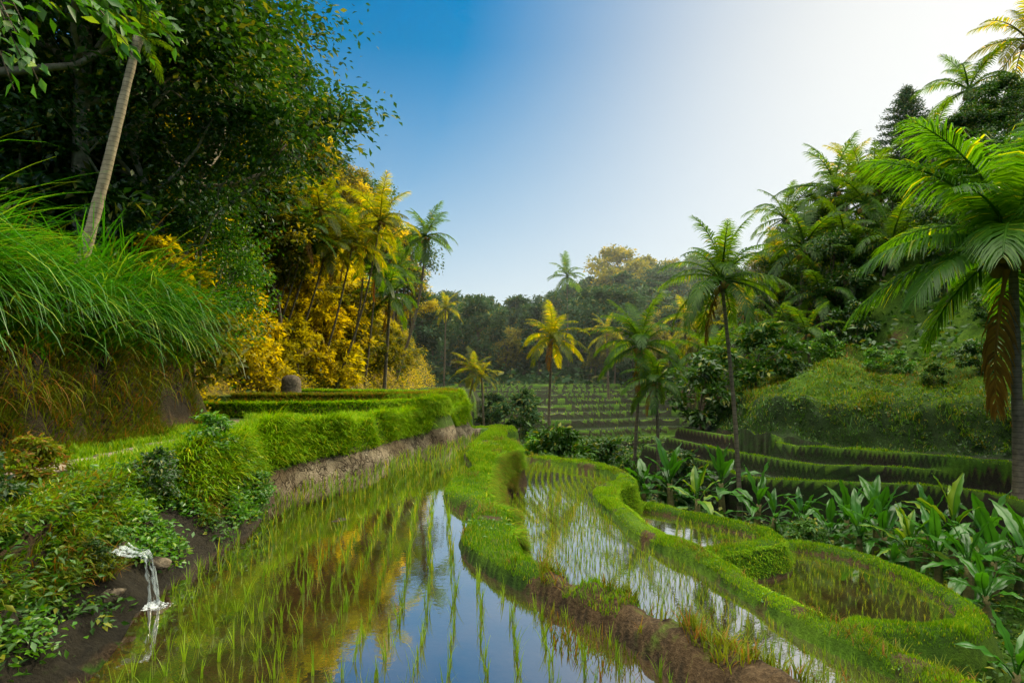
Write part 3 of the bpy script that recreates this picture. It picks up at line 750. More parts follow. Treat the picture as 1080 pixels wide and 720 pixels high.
r1 = rice_rows('p1', .185, .165, lambda y: .33 * np.sin(y * .5 + .4) + .02 * y, .08)
r2 = rice_rows('p2', .13, .075, lambda y: .55 * np.sin(y * .42 - .2), .07)
r3 = rice_rows('p3', .13, .11, lambda y: .3 * y, .07)
r4 = rice_rows('p4', .18, .16, lambda y: .25 * y, .08)
allr = np.concatenate([r1, r2, r3, r4]); pad = np.concatenate([np.full(len(r), i) for i, r in enumerate((r1, r2, r3, r4))])
px = 540 + allr[:, 0] / allr[:, 1] * F; py = HZ + (CZ - allr[:, 2]) / allr[:, 1] * F
inv = (px > -10) & (px < 1090) & (py < 735)
order = np.argsort(np.where(inv, allr[:, 1], 1e6))
near = order[:290]; rest = order[290:]
tuftm = []
for i, (V, Q) in enumerate(RT):
    tuftm.append(mesh_np('rice_seedling', V, None, Q, M['rice']))
lab = ['young rice seedling standing in the muddy upper paddy in front of the camera', 'young rice seedling standing in the narrow middle paddy between the two grassy dikes', '', '']
for i in near:
    k = int(pad[i])
    o = link('rice_seedling', tuftm[i % 8], None, lab[min(k, 1)], 'rice seedling', 'rice seedlings in the upper paddy' if k == 0 else 'rice seedlings in the middle paddy', None, allr[i], (0, 0, random.uniform(0, 6.28)), random.uniform(.60, .95) * (1 if k == 0 else .8))
for k, nm in enumerate(('rice_field', 'rice_field', 'rice_field', 'rice_field')):
    sel = rest[pad[rest] == k]
    g = Geo()
    for v in range(8):
        s = sel[v::8]
        if not len(s): continue
        V, Q = RT[v]
        a = RNG.uniform(0, 6.28, len(s)); sc = RNG.uniform(.75, 1.2, len(s)) * (.82, .60, .60, .55)[k]
        ca, sa = np.cos(a)[:, None], np.sin(a)[:, None]
        X = V[None, :, 0] * ca - V[None, :, 1] * sa; Y = V[None, :, 0] * sa + V[None, :, 1] * ca
        # distant tufts have tillered more
        wide = np.interp(allr[s, 1], [5.5, 10], [1, 1.45 if k == 0 else 1.25])[:, None]
        VV_ = np.stack([X * sc[:, None] * wide, Y * sc[:, None] * wide, np.broadcast_to(V[None, :, 2], X.shape) * sc[:, None]], -1) + allr[s][:, None]
        QQ = (Q[None] + (np.arange(len(s)) * len(V))[:, None, None]).reshape(-1, 4)
        g.add(VV_.reshape(-1, 3), None, QQ)
    stuff(nm, g, M['rice'])


# ------------------------------------------------------------------ palms
def frond_mesh(seed, e0, droop, name, mat, nl=46, llen=.23, lw=.020, hang=.5, ragged=0.0):
    """unit frond along +x: an arching rachis with two ranks of leaflets"""
    g = np.random.default_rng(seed); n = 24
    t = np.linspace(0, 1, n); th = e0 - droop * t ** 1.25
    dx = np.cos(th) / n; dz = np.sin(th) / n
    side = g.normal(0, .05)
    p = np.c_[np.cumsum(dx) - dx[0], side * t ** 2, np.cumsum(dz) - dz[0]]
    G = Geo()
    V, T, Q = tube(p, np.interp(t, [0, .1, 1], [.022, .014, .003]), 4)
    G.add(V, T, Q)
    ts = np.linspace(.14, .995, nl)
    for s in (-1, 1):
        tj = np.clip(ts + g.normal(0, .006, nl), .1, 1)
        keep = g.random(nl) > ragged * .5
        tj = tj[keep]; m = len(tj)
        base = np.stack([np.interp(tj, t, p[:, i]) for i in range(3)], 1)
        tg = unit(np.stack([np.interp(tj, t, np.gradient(p[:, i])) for i in range(3)], 1))
        sd = np.tile([0., s, 0], (m, 1)); up = unit(np.cross(tg, sd) * -s * -1)
        up = unit(np.cross(sd, tg) * (-s)); up = np.where(up[:, 2:3] < 0, -up, up)
        prof = np.interp(tj, [.1, .25, .55, .85, 1], [.45, .85, 1, .75, .35])
        L = llen * prof * g.uniform(.85, 1.1, m) * (1 - ragged * g.random(m) * .6)
        sweep = np.interp(tj, [.1, .6, 1], [.35, .75, 1.7])[:, None]
        d0 = unit(sd + tg * sweep + up * g.uniform(.05, .35, (m, 1)))
        wv = unit(np.cross(d0, up))
        rows = []; q = base.copy()
        for k in range(4):
            u = k / 3
            w = lw * prof * [.55, 1, .75, .08][k]
            rows += [q - wv * w[:, None] / 2, q + wv * w[:, None] / 2]
            if k < 3:
                dd = unit(d0 + np.array([0, 0, -1.]) * (hang * (k + .3) * g.uniform(.7, 1.3, (m, 1))))
                q = q + dd * (L / 3)[:, None]
        VV = np.stack(rows, 1).reshape(-1, 3)
        i = np.arange(m)[:, None, None] * 8 + np.arange(3)[None, :, None] * 2
        G.add(VV, None, (i + np.array([0, 1, 3, 2])).reshape(-1, 4))
    return G.mesh(name, mat)


FR = []
for ci, (e, dr) in enumerate([(1.42, .85), (1.2, 1.2), (.9, 1.35), (.55, 1.35), (.2, 1.2), (-.25, 1.0), (-.7, .7)]):
    FR.append([frond_mesh(ci * 10 + v, e, dr * .88 * (1 + .25 * v), 'frond', M['frond'], ragged=.35 * v, hang=.40 + .12 * (ci > 2)) for v in range(2)])
FDEAD = [frond_mesh(90 + v, -.9, .6, 'frond', M['dead'], 38, .26, .022, 1.3, .5) for v in range(2)]
FBIG = []
for ci, (e, dr) in enumerate([(1.5, .55), (1.3, .8), (1.05, 1.0), (.75, 1.1), (.4, 1.1), (0, .9), (-.5, .7)]):
    FBIG.append([frond_mesh(ci * 10 + 5 + v, e, dr * (1 + .15 * v), 'frond', M['frondbright'], nl=92, lw=.015, llen=.31, hang=.5) for v in range(2)])
FDBIG = [frond_mesh(95, -1.0, .5, 'frond', M['dead'], 70, .26, .018, 1.4, .45)]
sp_ = Geo()
a = np.linspace(0, np.pi, 7); b = np.arange(10) * 2 * np.pi / 10
SV = np.stack([np.sin(a)[:, None] * np.cos(b), np.sin(a)[:, None] * np.sin(b), 1.2 * np.cos(a)[:, None] * np.ones(10)], -1).reshape(-1, 3)
i = np.arange(6)[:, None] * 10; j = np.arange(10)[None]
SQ = np.stack([i + j, i + 10 + j, i + 10 + (j + 1) % 10, i + (j + 1) % 10], -1).reshape(-1, 4)
COCO = mesh_np('coconut', SV, None, SQ, M['coco'], True)


def palm(cpx, cpy, y, bpx, flen_px, n, label, mat='frond', bark='palmbark', dead=1, nuts=4, bow=.0, tr=.011, seed=0, group=None, name='palm_tree', cat='palm tree', by=None, big=False, az0=None, low=1.0, bz=None):
    """crown at photo column cpx,row cpy at depth y; foot on the ground under column bpx"""
    rg = random.Random(seed)
    cx, cy, cz = at(cpx, cpy, y); L = flen_px / F * y * (1.0 if big else 1.15)
    by = by or y; bx = (bpx - 540) / F * by; bzz = gz(bx, by) - .15 if bz is None else bz
    root = bpy.data.objects.new(name, None); C.objects.link(root); root.location = (bx, by, bzz)
    root['label'] = label; root['category'] = cat
    if group: root['group'] = group
    d = np.array([cx - bx, cy - by, cz - bzz]); t = np.linspace(0, 1, 26)
    pts = t[:, None] * d; pts[:, 0] += bow * d[2] * np.sin(np.pi * t) ; pts[:, :2] += (.012 * d[2] * np.sin(t * 5 + seed))[:, None] * np.array([.7, .7]) * t[:, None] * (1 - t[:, None])
    r0 = tr * y * .55
    rad = r0 * np.interp(t, [0, .04, .15, .9, 1], [1.7, 1.35, 1.0, .72, .9])
    rad = rad * (1 + .05 * np.sin(np.arange(26) * 2.1))
    V, T, Q = tube(pts, rad, 10, True, .10)
    link('trunk', mesh_np('trunk', V, T, Q, M[bark], True), root)
    top = d
    bank = FBIG if big else FR
    n = n + (2 if y >= 22 else 6)
    for k in range(n):
        u = (k + .5) / n
        ci = min(6, int(u ** .85 * 6.3 * low))
        me = bank[ci][rg.randrange(2)]
        az = (az0 if az0 is not None else seed) + k * 2.39996 + rg.uniform(-.25, .25)
        o = link('frond', me, root, loc=top + np.array([0, 0, .02 * L]), rot=(rg.uniform(-.12, .12), rg.uniform(-.12, .12), az), scale=L * rg.uniform(.82, 1.08))
        if mat != 'frond': omat(o, M[mat])
    for k in range(dead):
        o = link('frond', (FDBIG if big else FDEAD)[k % len(FDBIG if big else FDEAD)], root, label='dry brown frond hanging down', loc=top - np.array([0, 0, .03 * L]), rot=(0, rg.uniform(-.1, .3), rg.uniform(0, 6.28)), scale=L * .8)
    for k in range(nuts):
        a_ = k * 6.283 / max(nuts, 1) + rg.uniform(0, .5)
        link('coconut', COCO, root, loc=top + np.array([math.cos(a_) * .075 * L, math.sin(a_) * .075 * L, -(.05 + .04 * (k % 3)) * L]), scale=.038 * L)
    return root


PALMS = [
    (761, 297, 14.5, 781, 74, 19, 'tall slender palm with full round crown standing in the middle of the valley', dict(dead=1, bow=.012, tr=.0075, seed=1)),
    (582, 357, 23, 577, 40, 17, 'golden crowned palm on a thin straight trunk beside the dark shrub below the terraces', dict(mat='frondgold', dead=1, tr=.005, seed=2)),
    (676, 366, 19, 667, 58, 18, 'bushy palm with drooping fronds and orange coconuts left of the tallest central palm', dict(dead=1, nuts=7, tr=.006, seed=3)),
    (692, 402, 17.5, 696, 42, 13, 'shorter palm standing just below the bushy palm with orange coconuts', dict(dead=1, nuts=3, tr=.006, seed=4)),
    (752, 381, 26, 757, 48, 16, 'palm with pale trunk and hanging brown frond behind the tallest central palm', dict(dead=2, bark='palebark', tr=.0045, seed=5)),
    (820, 346, 26, 836, 42, 15, 'palm leaning outward above the near end of the mossy mound', dict(dead=0, tr=.006, seed=6)),
    (735, 352, 34, 742, 34, 14, 'backlit palm low behind the tallest central palm', dict(dead=0, tr=.005, seed=61, mat='frondgold')),
    (848, 262, 28, 842, 62, 18, 'tall palm rising over the mound at the lower end of the right hill', dict(dead=1, tr=.006, seed=7)),
    (824, 292, 31, 834, 50, 14, 'yellow backlit palm low behind the mound beside the sun glow', dict(mat='frondgold', dead=1, tr=.005, seed=8)),
    (881, 203, 31, 872, 58, 16, 'palm with upright fronds on the skyline left of the dark conifer', dict(dead=0, tr=.005, seed=9)),
    (912, 215, 28, 905, 58, 16, 'broad palm below the dark conifer on the right hill', dict(dead=0, tr=.005, seed=10)),
    (868, 236, 32, 866, 50, 14, 'smaller palm between the skyline palms of the right hill', dict(dead=0, tr=.005, seed=12)),
    (1022, 96, 27, 1030, 52, 15, 'grey green palm above the conifer behind the big near palm', dict(dead=0, tr=.006, seed=13)),
    (1083, 42, 26, 1085, 56, 15, 'highest palm at the top of the right hill', dict(dead=0, mat='frondgold', tr=.006, seed=14)),
    (598, 292, 62, 600, 25, 15, 'lone palm silhouetted on the ridge of the far hill', dict(dead=0, nuts=0, tr=.0025, seed=15)),
    (449, 250, 30, 417, 37, 18, 'tall thin leaning palm standing clear against the sky on the left', dict(dead=0, bow=.045, tr=.0048, seed=16)),
    (411, 313, 27, 405, 42, 17, 'shorter palm beside the foot of the tall leaning palm', dict(dead=1, tr=.006, seed=17)),
    (401, 234, 22, 352, 44, 17, 'palm with curved trunk at the right edge of the golden wood', dict(mat='frondgold', dead=1, bow=.03, tr=.0036, seed=18)),
    (372, 258, 21, 334, 44, 17, 'golden lit palm second from the edge of the golden wood', dict(mat='frondgold', dead=1, bow=.02, tr=.0036, seed=19)),
    (345, 262, 20, 306, 44, 15, 'golden lit palm leaning out of the wood above the vine covered slope', dict(mat='frondgold', dead=2, bow=.02, tr=.0036, seed=20)),
    (500, 392, 33, 487, 27, 14, 'small bright palm leaning left of its twin at the end of the hedge terraces', dict(mat='frondgold', dead=0, nuts=0, bow=.02, tr=.004, seed=21)),
    (508, 398, 32, 511, 22, 12, 'small bright palm with upright trunk beside its leaning twin', dict(mat='frondgold', dead=0, nuts=0, tr=.004, seed=22)),
    (470, 326, 46, 468, 21, 14, 'small distant palm between the leaning palm and the far hill', dict(mat='frondgold', dead=0, nuts=0, tr=.003, seed=23)),
    (940, 258, 25, 930, 56, 15, 'dense green palm halfway up the right hill below the conifer', dict(dead=1, tr=.005, seed=31)),
    (866, 312, 26, 868, 48, 14, 'palm leaning over the leafy bushes behind the mound', dict(dead=1, tr=.005, seed=32)),
    (905, 285, 26, 900, 52, 14, 'dark palm in the middle of the wood on the right hill', dict(dead=0, tr=.005, seed=33)),
    (895, 178, 38, 890, 34, 14, 'small golden palm on the skyline just left of the conifer', dict(dead=0, mat='frondgold', tr=.004, seed=34)),
    (790, 372, 30, 794, 38, 14, 'low palm between the tallest central palm and the mound', dict(dead=0, tr=.005, seed=35)),
    (985, 150, 26, 980, 40, 14, 'palm tucked in front of the right flank of the conifer', dict(dead=0, tr=.005, seed=36)),
    (360, 236, 23, 326, 40, 14, 'tall green palm rising between the golden palms of the left wood', dict(dead=1, bow=.02, tr=.0036, seed=71)),
    (322, 246, 18.8, 284, 40, 13, 'green palm low at the left end of the golden grove', dict(dead=1, bow=.02, tr=.0036, seed=72)),
    (396, 284, 24.5, 384, 38, 13, 'green palm with short trunk below the curved one at the edge of the golden wood', dict(dead=1, bow=.01, tr=.0036, seed=73)),
    (422, 284, 36, 408, 30, 13, 'small palm behind the shorter palm at the foot of the leaning one', dict(dead=0, bow=.02, tr=.004, seed=74)),
    (828, 232, 34, 836, 46, 14, 'pale green palm at the left end of the skyline palms of the right hill', dict(dead=0, tr=.005, seed=75)),
    (890, 248, 27, 886, 50, 14, 'palm with wide fronds below the skyline palms of the right hill', dict(dead=1, tr=.005, seed=76)),
    (925, 200, 29, 918, 48, 13, 'palm against the foot of the dark conifer', dict(dead=0, tr=.005, seed=77)),
    (850, 352, 23, 856, 40, 13, 'young palm sprouting at the back edge of the mound', dict(dead=0, tr=.005, seed=78)),
    (722, 338, 40, 726, 30, 13, 'yellow backlit palm between the bushy palm and the tallest central palm', dict(mat='frondgold', dead=0, tr=.0045, seed=52)),
    (640, 352, 44, 642, 26, 13, 'slender distant palm left of the bushy palm with orange coconuts', dict(mat='frondgold', dead=0, tr=.004, seed=53)),
    (786, 330, 36, 784, 34, 13, 'slender golden palm just right of the tallest central palm', dict(mat='frondgold', dead=1, tr=.0045, seed=54)),
    (815, 378, 24, 812, 34, 12, 'short palm in front of the near end of the mound', dict(dead=1, tr=.005, seed=55)),
    (338, 222, 19.5, 292, 42, 13, 'slender golden palm whose thin trunk slants up to the right out of the vines', dict(mat='frondgold', dead=1, bow=.02, tr=.0036, seed=41)),
    (306, 212, 18.5, 274, 42, 12, 'slender golden palm nearest the dark trees at the left of the golden wood', dict(mat='frondgold', dead=1, bow=.015, tr=.0036, seed=42)),
    (386, 244, 24, 368, 42, 13, 'golden palm standing just left of the shorter palm by the leaning one', dict(mat='frondgold', dead=1, bow=.02, tr=.0036, seed=43)),
    (105, 28, 9.2, 72, 90, 12, 'pale ringed palm trunk leaning steeply out of the tall grass', dict(bark='palebark', dead=0, nuts=0, tr=.0165, seed=24, name='palm_tree')),
    (30, 108, 10.2, 12, 62, 8, 'small dim palm with hanging fronds half hidden behind the tall grass at the left edge', dict(dead=1, nuts=0, tr=.009, seed=51)),
    (1068, 262, 12.5, 1076, 172, 22, 'big near palm with long shining fronds at the right edge', dict(dead=0, nuts=6, tr=.0165, seed=25, big=True)),
]
for cpx, cpy, y, bpx, fl, n, lab_, kw in PALMS:
    if kw['seed'] == 24:
        kw = dict(kw)
        palm(146, 40, 8.8, 70, 42, 5, lab_, by=8.0, **kw)
        continue
    r_ = palm(cpx, cpy, y, bpx, fl, n, lab_, **kw)
    if kw['seed'] == 25:
        o = link('frond', FDBIG[0], r_, label='dry brown frond hanging down', loc=Vector(at(1062, 285, 12.4)) - r_.location, rot=(0, .25, 3.5), scale=3.3)


# ------------------------------------------------------------------ broadleaf trees
def tree_meshes(seed, H, cr, ch, bare, nclump, nleaf, lsize, tr, name='tree', lobes=9, sag=.35, wid=.5, limb=True):
    """tapered trunk + limbs reaching to leaf clumps; crown of leaf-sized faces gathered in uneven clumps"""
    g = np.random.default_rng(seed); G = Geo(); K = Geo()
    t = np.linspace(0, 1, 12); top = H * .82
    bend = g.normal(0, .06 * H, 2); b2 = g.normal(0, .03 * H, 2)
    trunk = np.c_[bend[0] * t ** 2 + b2[0] * np.sin(t * 5), bend[1] * t ** 2 + b2[1] * np.sin(t * 4), top * t]
    K.add(*tube(trunk, tr * np.interp(t, [0, .08, 1], [1.5, 1, .3]), 8, True, .15))
    cen = []
    for i in range(lobes):
        a = i * 2.4 + g.normal(0, .4); u = (i + .5) / lobes
        zz = H * bare + (H - H * bare) * (u * .85 + .1)
        rr = cr * math.sqrt(max(.05, 1 - (2 * u - .85) ** 2)) * g.uniform(.45, .8)
        c = np.array([math.cos(a) * rr, math.sin(a) * rr, zz]); k = np.array([np.interp(zz * .8, trunk[:, 2], trunk[:, 0]), np.interp(zz * .8, trunk[:, 2], trunk[:, 1]), 0])
        cen.append((c + k, cr * g.uniform(.32, .58)))
    cen.append((np.array([trunk[-1, 0], trunk[-1, 1], H * .92]), cr * .42))
    per = max(1, nclump // len(cen))
    for c, rad in cen:
        zs = min(c[2] * g.uniform(.55, .8), top * .95)
        s0 = np.array([np.interp(zs, trunk[:, 2], trunk[:, j]) for j in range(3)])
        s = np.linspace(0, 1, 8)[:, None]
        limbp = s0 + (c - s0) * s + np.array([0, 0, 1]) * (-.12 * np.linalg.norm(c - s0) * np.sin(np.pi * s)) + g.normal(0, .03 * rad, (8, 3)) * s * (1 - s) * 4
        r0 = tr * .45
        if limb: K.add(*tube(limbp, np.linspace(r0, r0 * .3, 8), 6))
        dirs = unit(g.normal(0, 1, (per, 3))); dirs[:, 2] = dirs[:, 2] * .75 + .1
        cc = c + dirs * rad * g.uniform(.35, 1.0, (per, 1)) * np.array([1, 1, ch])
        for q in cc[: max(3, per // 3)]:
            if limb: K.add(*tube(np.linspace(c - (c - s0) * .15, q, 4) + g.normal(0, .04 * rad, (4, 3)) * np.array([[0], [1], [1], [0]]), np.linspace(r0 * .3, r0 * .08, 4), 4, False))
        m = nleaf // max(1, len(cen) * per)
        sc = rad * g.uniform(.16, .36, (per, 1, 1))
        off = np.clip(g.normal(0, 1, (per, m, 3)), -1.7, 1.7) * sc * np.array([1, 1, .6])
        P = (cc[:, None] + off).reshape(-1, 3)
        out = unit(P - c); n_ = len(P)
        ax = unit(out * np.array([1, 1, .4]) + g.normal(0, .6, (n_, 3)) + np.array([0, 0, -sag]))
        nm = unit(g.normal(0, .5, (n_, 3)) + out * .5 + np.array([0, 0, .8]))
        V, T = leaves(P, ax, nm, lsize * g.uniform(.6, 1.3, n_), wid)
        G.add(V, T)
    return K.mesh('trunk', M['bark'], True), G.mesh('crown', M['dark'])


def tree(var, x, y, label, mat, scale=1.0, rz=None, group=None, name='broadleaf_tree', cat='tree', sink=.25, tilt=(0, 0), z=None):
    o = bpy.data.objects.new(name, None); C.objects.link(o)
    o.location = (x, y, (gz(x, y) if z is None else z) - sink)
    o.rotation_euler = (tilt[0], tilt[1], random.uniform(0, 6.28) if rz is None else rz); o.scale = (scale,) * 3
    o['label'] = label; o['category'] = cat
    if group: o['group'] = group
    link('trunk', var[0], o)
    omat(link('crown', var[1], o), M[mat])
    return o


NEARV = [tree_meshes(200 + i, 9.0, 3.6, .8, .35, 130, 15000, .17, .16, lobes=11) for i in range(3)]
MIDV = [tree_meshes(220 + i, 9.0, 2.6 + .3 * (i % 2), .8, [.45, .3, .55, .25][i], 90, 8000, .24, .13, lobes=9) for i in range(4)]
FARV = [tree_meshes(240 + i, 9.0, [3.2, 2.6, 3.8, 2.2][i], .8, [.25, .3, .35, .2][i], 90, 5000, .42, .14, lobes=10) for i in range(4)]
SHRUB = [tree_meshes(260 + i, 1.5, .8, .9, .1, 50, 1900, .16, .025, lobes=7, wid=.42) for i in range(3)]

# dark trees overhanging on the left
for k, (px_, y, var, sc, lab_) in enumerate([
    (90, 10.5, 0, 1.05, 'dense dark tree towering behind the leaning pale palm trunk'),
    (190, 13.0, 1, 1.08, 'dark tree whose crown reaches furthest out into the blue sky'),
    (-30, 9.0, 2, 1.05, 'dark tree filling the upper left corner of the photo'),
    (175, 11.6, 2, .72, 'dark tree with pale bare branches above the tall grass'),
    (110, 15.0, 1, 1.25, 'tall dark tree standing furthest back above the left slope'),
    (206, 12.4, 0, .50, 'low leafy green tree overhanging the end of the tall grass'),
    (20, 14.0, 0, 1.2, 'dark tree behind the one in the upper left corner'),
]):
    x = (px_ - 540) / F * y
    o = tree(NEARV[var], x, y, lab_, 'mid' if k == 3 else 'lush' if k == 5 else 'dark', sc, rz=k * 1.3)
    omat([c for c in bpy.data.objects if c.parent == o and c.name.startswith('trunk')][0], M['lightbark'])

# golden and olive wood along the left hillside
for k in range(34):
    y = 16.5 + 28 * ((k * .618) % 1); d = .8 + 8.5 * ((k * .377 + .2) % 1)
    x = float(foot_left(y)) - d
    sc = .62 + .35 * random.random()
    if y < 22: sc *= .85
    gold = (k % 3 == 0)
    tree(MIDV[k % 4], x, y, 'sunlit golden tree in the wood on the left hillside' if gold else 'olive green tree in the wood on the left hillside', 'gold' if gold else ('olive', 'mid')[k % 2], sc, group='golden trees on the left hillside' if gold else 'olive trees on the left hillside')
# shrubs massed over the sunlit slope
for k in range(110):
    y = 10.6 + 24 * ((k * .618) % 1) ** 1.15; d = .1 + 5.2 * ((k * .7548 + .37) % 1)
    x = float(foot_left(y)) - d
    mt = ('gold', 'gold', 'olive', 'gold', 'mid', 'gold', 'gold', 'olive')[k % 8] if y > 13.5 or d < 1.2 else 'mid'
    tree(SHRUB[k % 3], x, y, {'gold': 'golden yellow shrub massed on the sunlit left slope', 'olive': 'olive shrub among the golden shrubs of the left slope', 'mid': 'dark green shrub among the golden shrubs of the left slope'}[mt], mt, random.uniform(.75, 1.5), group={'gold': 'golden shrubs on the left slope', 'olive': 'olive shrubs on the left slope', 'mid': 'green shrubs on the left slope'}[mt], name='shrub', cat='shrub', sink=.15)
# right hill wood
for k in range(40):
    y = 22 + 34 * ((k * .618) % 1); d = 1.5 + 22 * ((k * .443 + .1) % 1)
    x = float(foot_right(y)) + d
    sc = .32 + .25 * random.random()
    tree(MIDV[(k + 1) % 4], x, y, 'dark green tree in the wood on the right hill', 'mid', sc, group='trees on the right hill')
# far hill wood
for k in range(120):
    u = (k * .61803) % 1; y = 54 + 56 * u ** .8
    x = -22 + 66 * ((k * .75487 + .13) % 1) * (.6 + .4 * u)
    sc = .62 + .5 * random.random()
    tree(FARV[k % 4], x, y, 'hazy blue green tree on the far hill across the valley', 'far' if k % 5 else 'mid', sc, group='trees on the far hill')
# far ridge trees, golden rim light put into their olive leaf colour
for k, (px_, py_, y) in enumerate([(640, 285, 84), (662, 272, 90), (690, 280, 86), (715, 290, 80), (735, 315, 70), (612, 312, 88), (530, 345, 62), (492, 352, 60), (580, 318, 80), (625, 298, 92), (652, 262, 98), (682, 268, 96), (705, 275, 94), (670, 300, 78), (560, 335, 66), (510, 332, 72)]):
    x = (px_ - 540) / F * y; b = gz(x, y); topz = CZ - (py_ - HZ) / F * y
    tree(FARV[k % 4], x, y, 'golden rimmed tree standing out on the far hill', 'olive', max(.5, (topz - b) / 9.0), group='golden rimmed trees on the far hill')

for k, (px_, py_, y) in enumerate([(648, 345, 52), (668, 330, 56), (690, 340, 50), (706, 322, 58), (724, 350, 46), (742, 330, 54), (762, 342, 48), (780, 318, 56), (800, 335, 46), (628, 362, 56), (690, 368, 44), (812, 300, 52)]):
    x = (px_ - 540) / F * y; b = gz(x, y); topz = CZ - (py_ - HZ) / F * y
    tree(MIDV[k % 4], x, y, 'yellow green sunlit tree behind the central palms', 'olive', max(.45, (topz - b) / 9.0), group='sunlit trees behind the central palms')  # sunlight on these crowns put into the colour by olive leaves

# conifer on the right hill
def conifer():
    g = np.random.default_rng(5); K = Geo(); G = Geo(); H = 12.0
    K.add(*tube(np.c_[np.zeros(10), np.zeros(10), np.linspace(0, H, 10)], np.linspace(.22, .03, 10), 8))
    for i in range(150):
        u = (i + .5) / 150; z = H * (.12 + .87 * u); L = (1 - u) ** .8 * 5.0 * g.uniform(.7, 1.1) + .15
        a = i * 2.4; s = np.linspace(0, 1, 6)
        p = np.c_[np.cos(a) * L * s, np.sin(a) * L * s, z + L * (.35 * s - .25 * s * s)]
        K.add(*tube(p, np.linspace(.03, .008, 6), 4))
        m = int(40 + 80 * L / 2)
        t = g.uniform(.15, 1, m)[:, None]; P = p[0] + (p[-1] - p[0]) * t + g.normal(0, .13, (m, 3))
        ax = unit(np.array([np.cos(a), np.sin(a), .3]) + g.normal(0, .6, (m, 3)))
        G.add(*leaves(P, ax, unit(g.normal(0, .5, (m, 3)) + [0, 0, .8]), g.uniform(.18, .36, m), .3))
    return K.mesh('trunk', M['bark'], True), G.mesh('crown', M['dark'])
CON = conifer()
x = (956 - 540) / F * 32
b = gz(x, 32); tz_ = CZ + (HZ - 88) / F * 32
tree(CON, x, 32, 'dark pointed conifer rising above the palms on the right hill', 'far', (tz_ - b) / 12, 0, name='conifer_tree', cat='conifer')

# shrubs
SH = [(585, 478, 19, 1.6, 'dark', 'dark rounded shrub at the foot of the golden crowned palm'),
      (566, 470, 22, 1.3, 'lush', 'light green shrub left of the dark rounded shrub'),
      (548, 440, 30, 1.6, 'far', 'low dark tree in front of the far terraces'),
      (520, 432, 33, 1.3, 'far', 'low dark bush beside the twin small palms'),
      (640, 470, 19, 1.3, 'mid', 'green bush right of the dark rounded shrub'),
      (740, 470, 22, 1.7, 'mid', 'green bush behind the tallest central palm'),
      (800, 455, 22, 1.7, 'dark', 'dark bush against the near end of the mossy mound'),
      (720, 500, 16, 1.15, 'mid', 'green bush left of the foot of the tallest central palm'),
      (655, 500, 15.5, .95, 'dark', 'small dark bush beside the corner of the middle paddy'),
      (870, 352, 22, .8, 'lush', 'bright leafy bush on top of the mossy mound'),
      (950, 385, 19, .55, 'lush', 'low leafy bush halfway up the mossy mound'),
      (905, 330, 24, 1.2, 'mid', 'tall bush at the back of the mossy mound'),
      (1000, 340, 24, 1.5, 'dark', 'wide dark bush behind the mound near the big palm'),
      (985, 400, 17.5, .5, 'dark', 'small dark bush on the face of the mound'),
      (925, 372, 20, .6, 'lush', 'pale leafy bush in the hollow on top of the mound'),
      (1030, 380, 17, .7, 'mid', 'green bush on the mound left of the big palm trunk'),
      (840, 395, 20.5, .55, 'mid', 'green bush at the near left shoulder of the mound'),
      (1050, 345, 19, .9, 'mid', 'leafy bush behind the trunk of the big near palm'),
      (850, 540, 10.8, .62, 'dark', 'dark bush between the lowest paddy and the dark terraces')]
for k, (px_, py_, y, sc, mt, lab_) in enumerate(SH):
    x = (px_ - 540) / F * y
    tree(SHRUB[k % 3], x, y, lab_, mt, sc, name='shrub', cat='shrub', sink=.05)
for k, (x, y, sc, mt, lab_) in enumerate([(-3.1, 5.9, .36, 'lush', 'leafy plant bulging over the corner of the left bank'),
                                      (-2.85, 6.35, .26, 'lush', 'small bright leafy plant at the water edge of the left bank'),
                                      (-3.15, 5.0, .28, 'mid', 'leafy weed on the brow of the earth bank above the spout'),
                                      (-2.86, 4.16, .17, 'lush', 'small leafy weed hanging over the lip of the water spout'),
                                      (-2.80, 3.80, .16, 'mid', 'small dark weed just left of the water spout'),
                                      (-3.25, 3.4, .30, 'mid', 'leafy weed low on the shaded ledges of the earth bank'),
                                      (-3.6, 4.3, .30, 'weed', 'yellowing weed on the brow of the earth bank beside the path')]):
    tree(SHRUB[k % 3], x, y, lab_, mt, sc, name='leafy_plant', cat='plant', sink=.05)


# ------------------------------------------------------------------ banana-like plants on the right
def paddle(seed, e0, droop, wid=.2, torn=.0, nw=6):
    g = np.random.default_rng(seed); n = 15; t = np.linspace(0, 1, n)
    th = e0 - droop * t ** 1.4
    p = np.c_[np.cumsum(np.cos(th)) / n, .04 * np.sin(t * 3 + seed), np.cumsum(np.sin(th)) / n]; p -= p[0]
    G = Geo(); G.add(*tube(p, np.interp(t, [0, .3, 1], [.016, .010, .002]), 5))
    tg = unit(np.gradient(p, axis=0)); sd = np.array([0, 1., 0]); up = np.cross(tg, sd)
    up = np.where(up[:, 2:3] < 0, -up, up)
    u = np.clip((t - .26) / .74, 0, 1)
    w = wid * np.sin(np.pi * u ** .75) ** .7 * (t > .26)
    m = t >= .24
    for s in (-1, 1):
        c = np.linspace(0, 1, nw)
        wob = .018 * np.sin(t * 26 + seed + s)[:, None] * c + .01 * g.normal(0, 1, (n, 1)) * c
        V = p[:, None] + s * sd * (w[:, None] * .5 * c)[..., None] * .95 + up[:, None] * (w[:, None] * .5 * (.45 * c - .35 * c * c) + wob * (w[:, None] > 0))[..., None]
        V = V[m]; k = len(V)
        i = np.arange(k - 1)[:, None] * nw + np.arange(nw - 1)[None]
        Q = np.stack([i, i + 1, i + nw + 1, i + nw], -1).reshape(-1, 4)
        G.add(V.reshape(-1, 3), None, Q)
    return G.mesh('leaf', M['banana'], True)
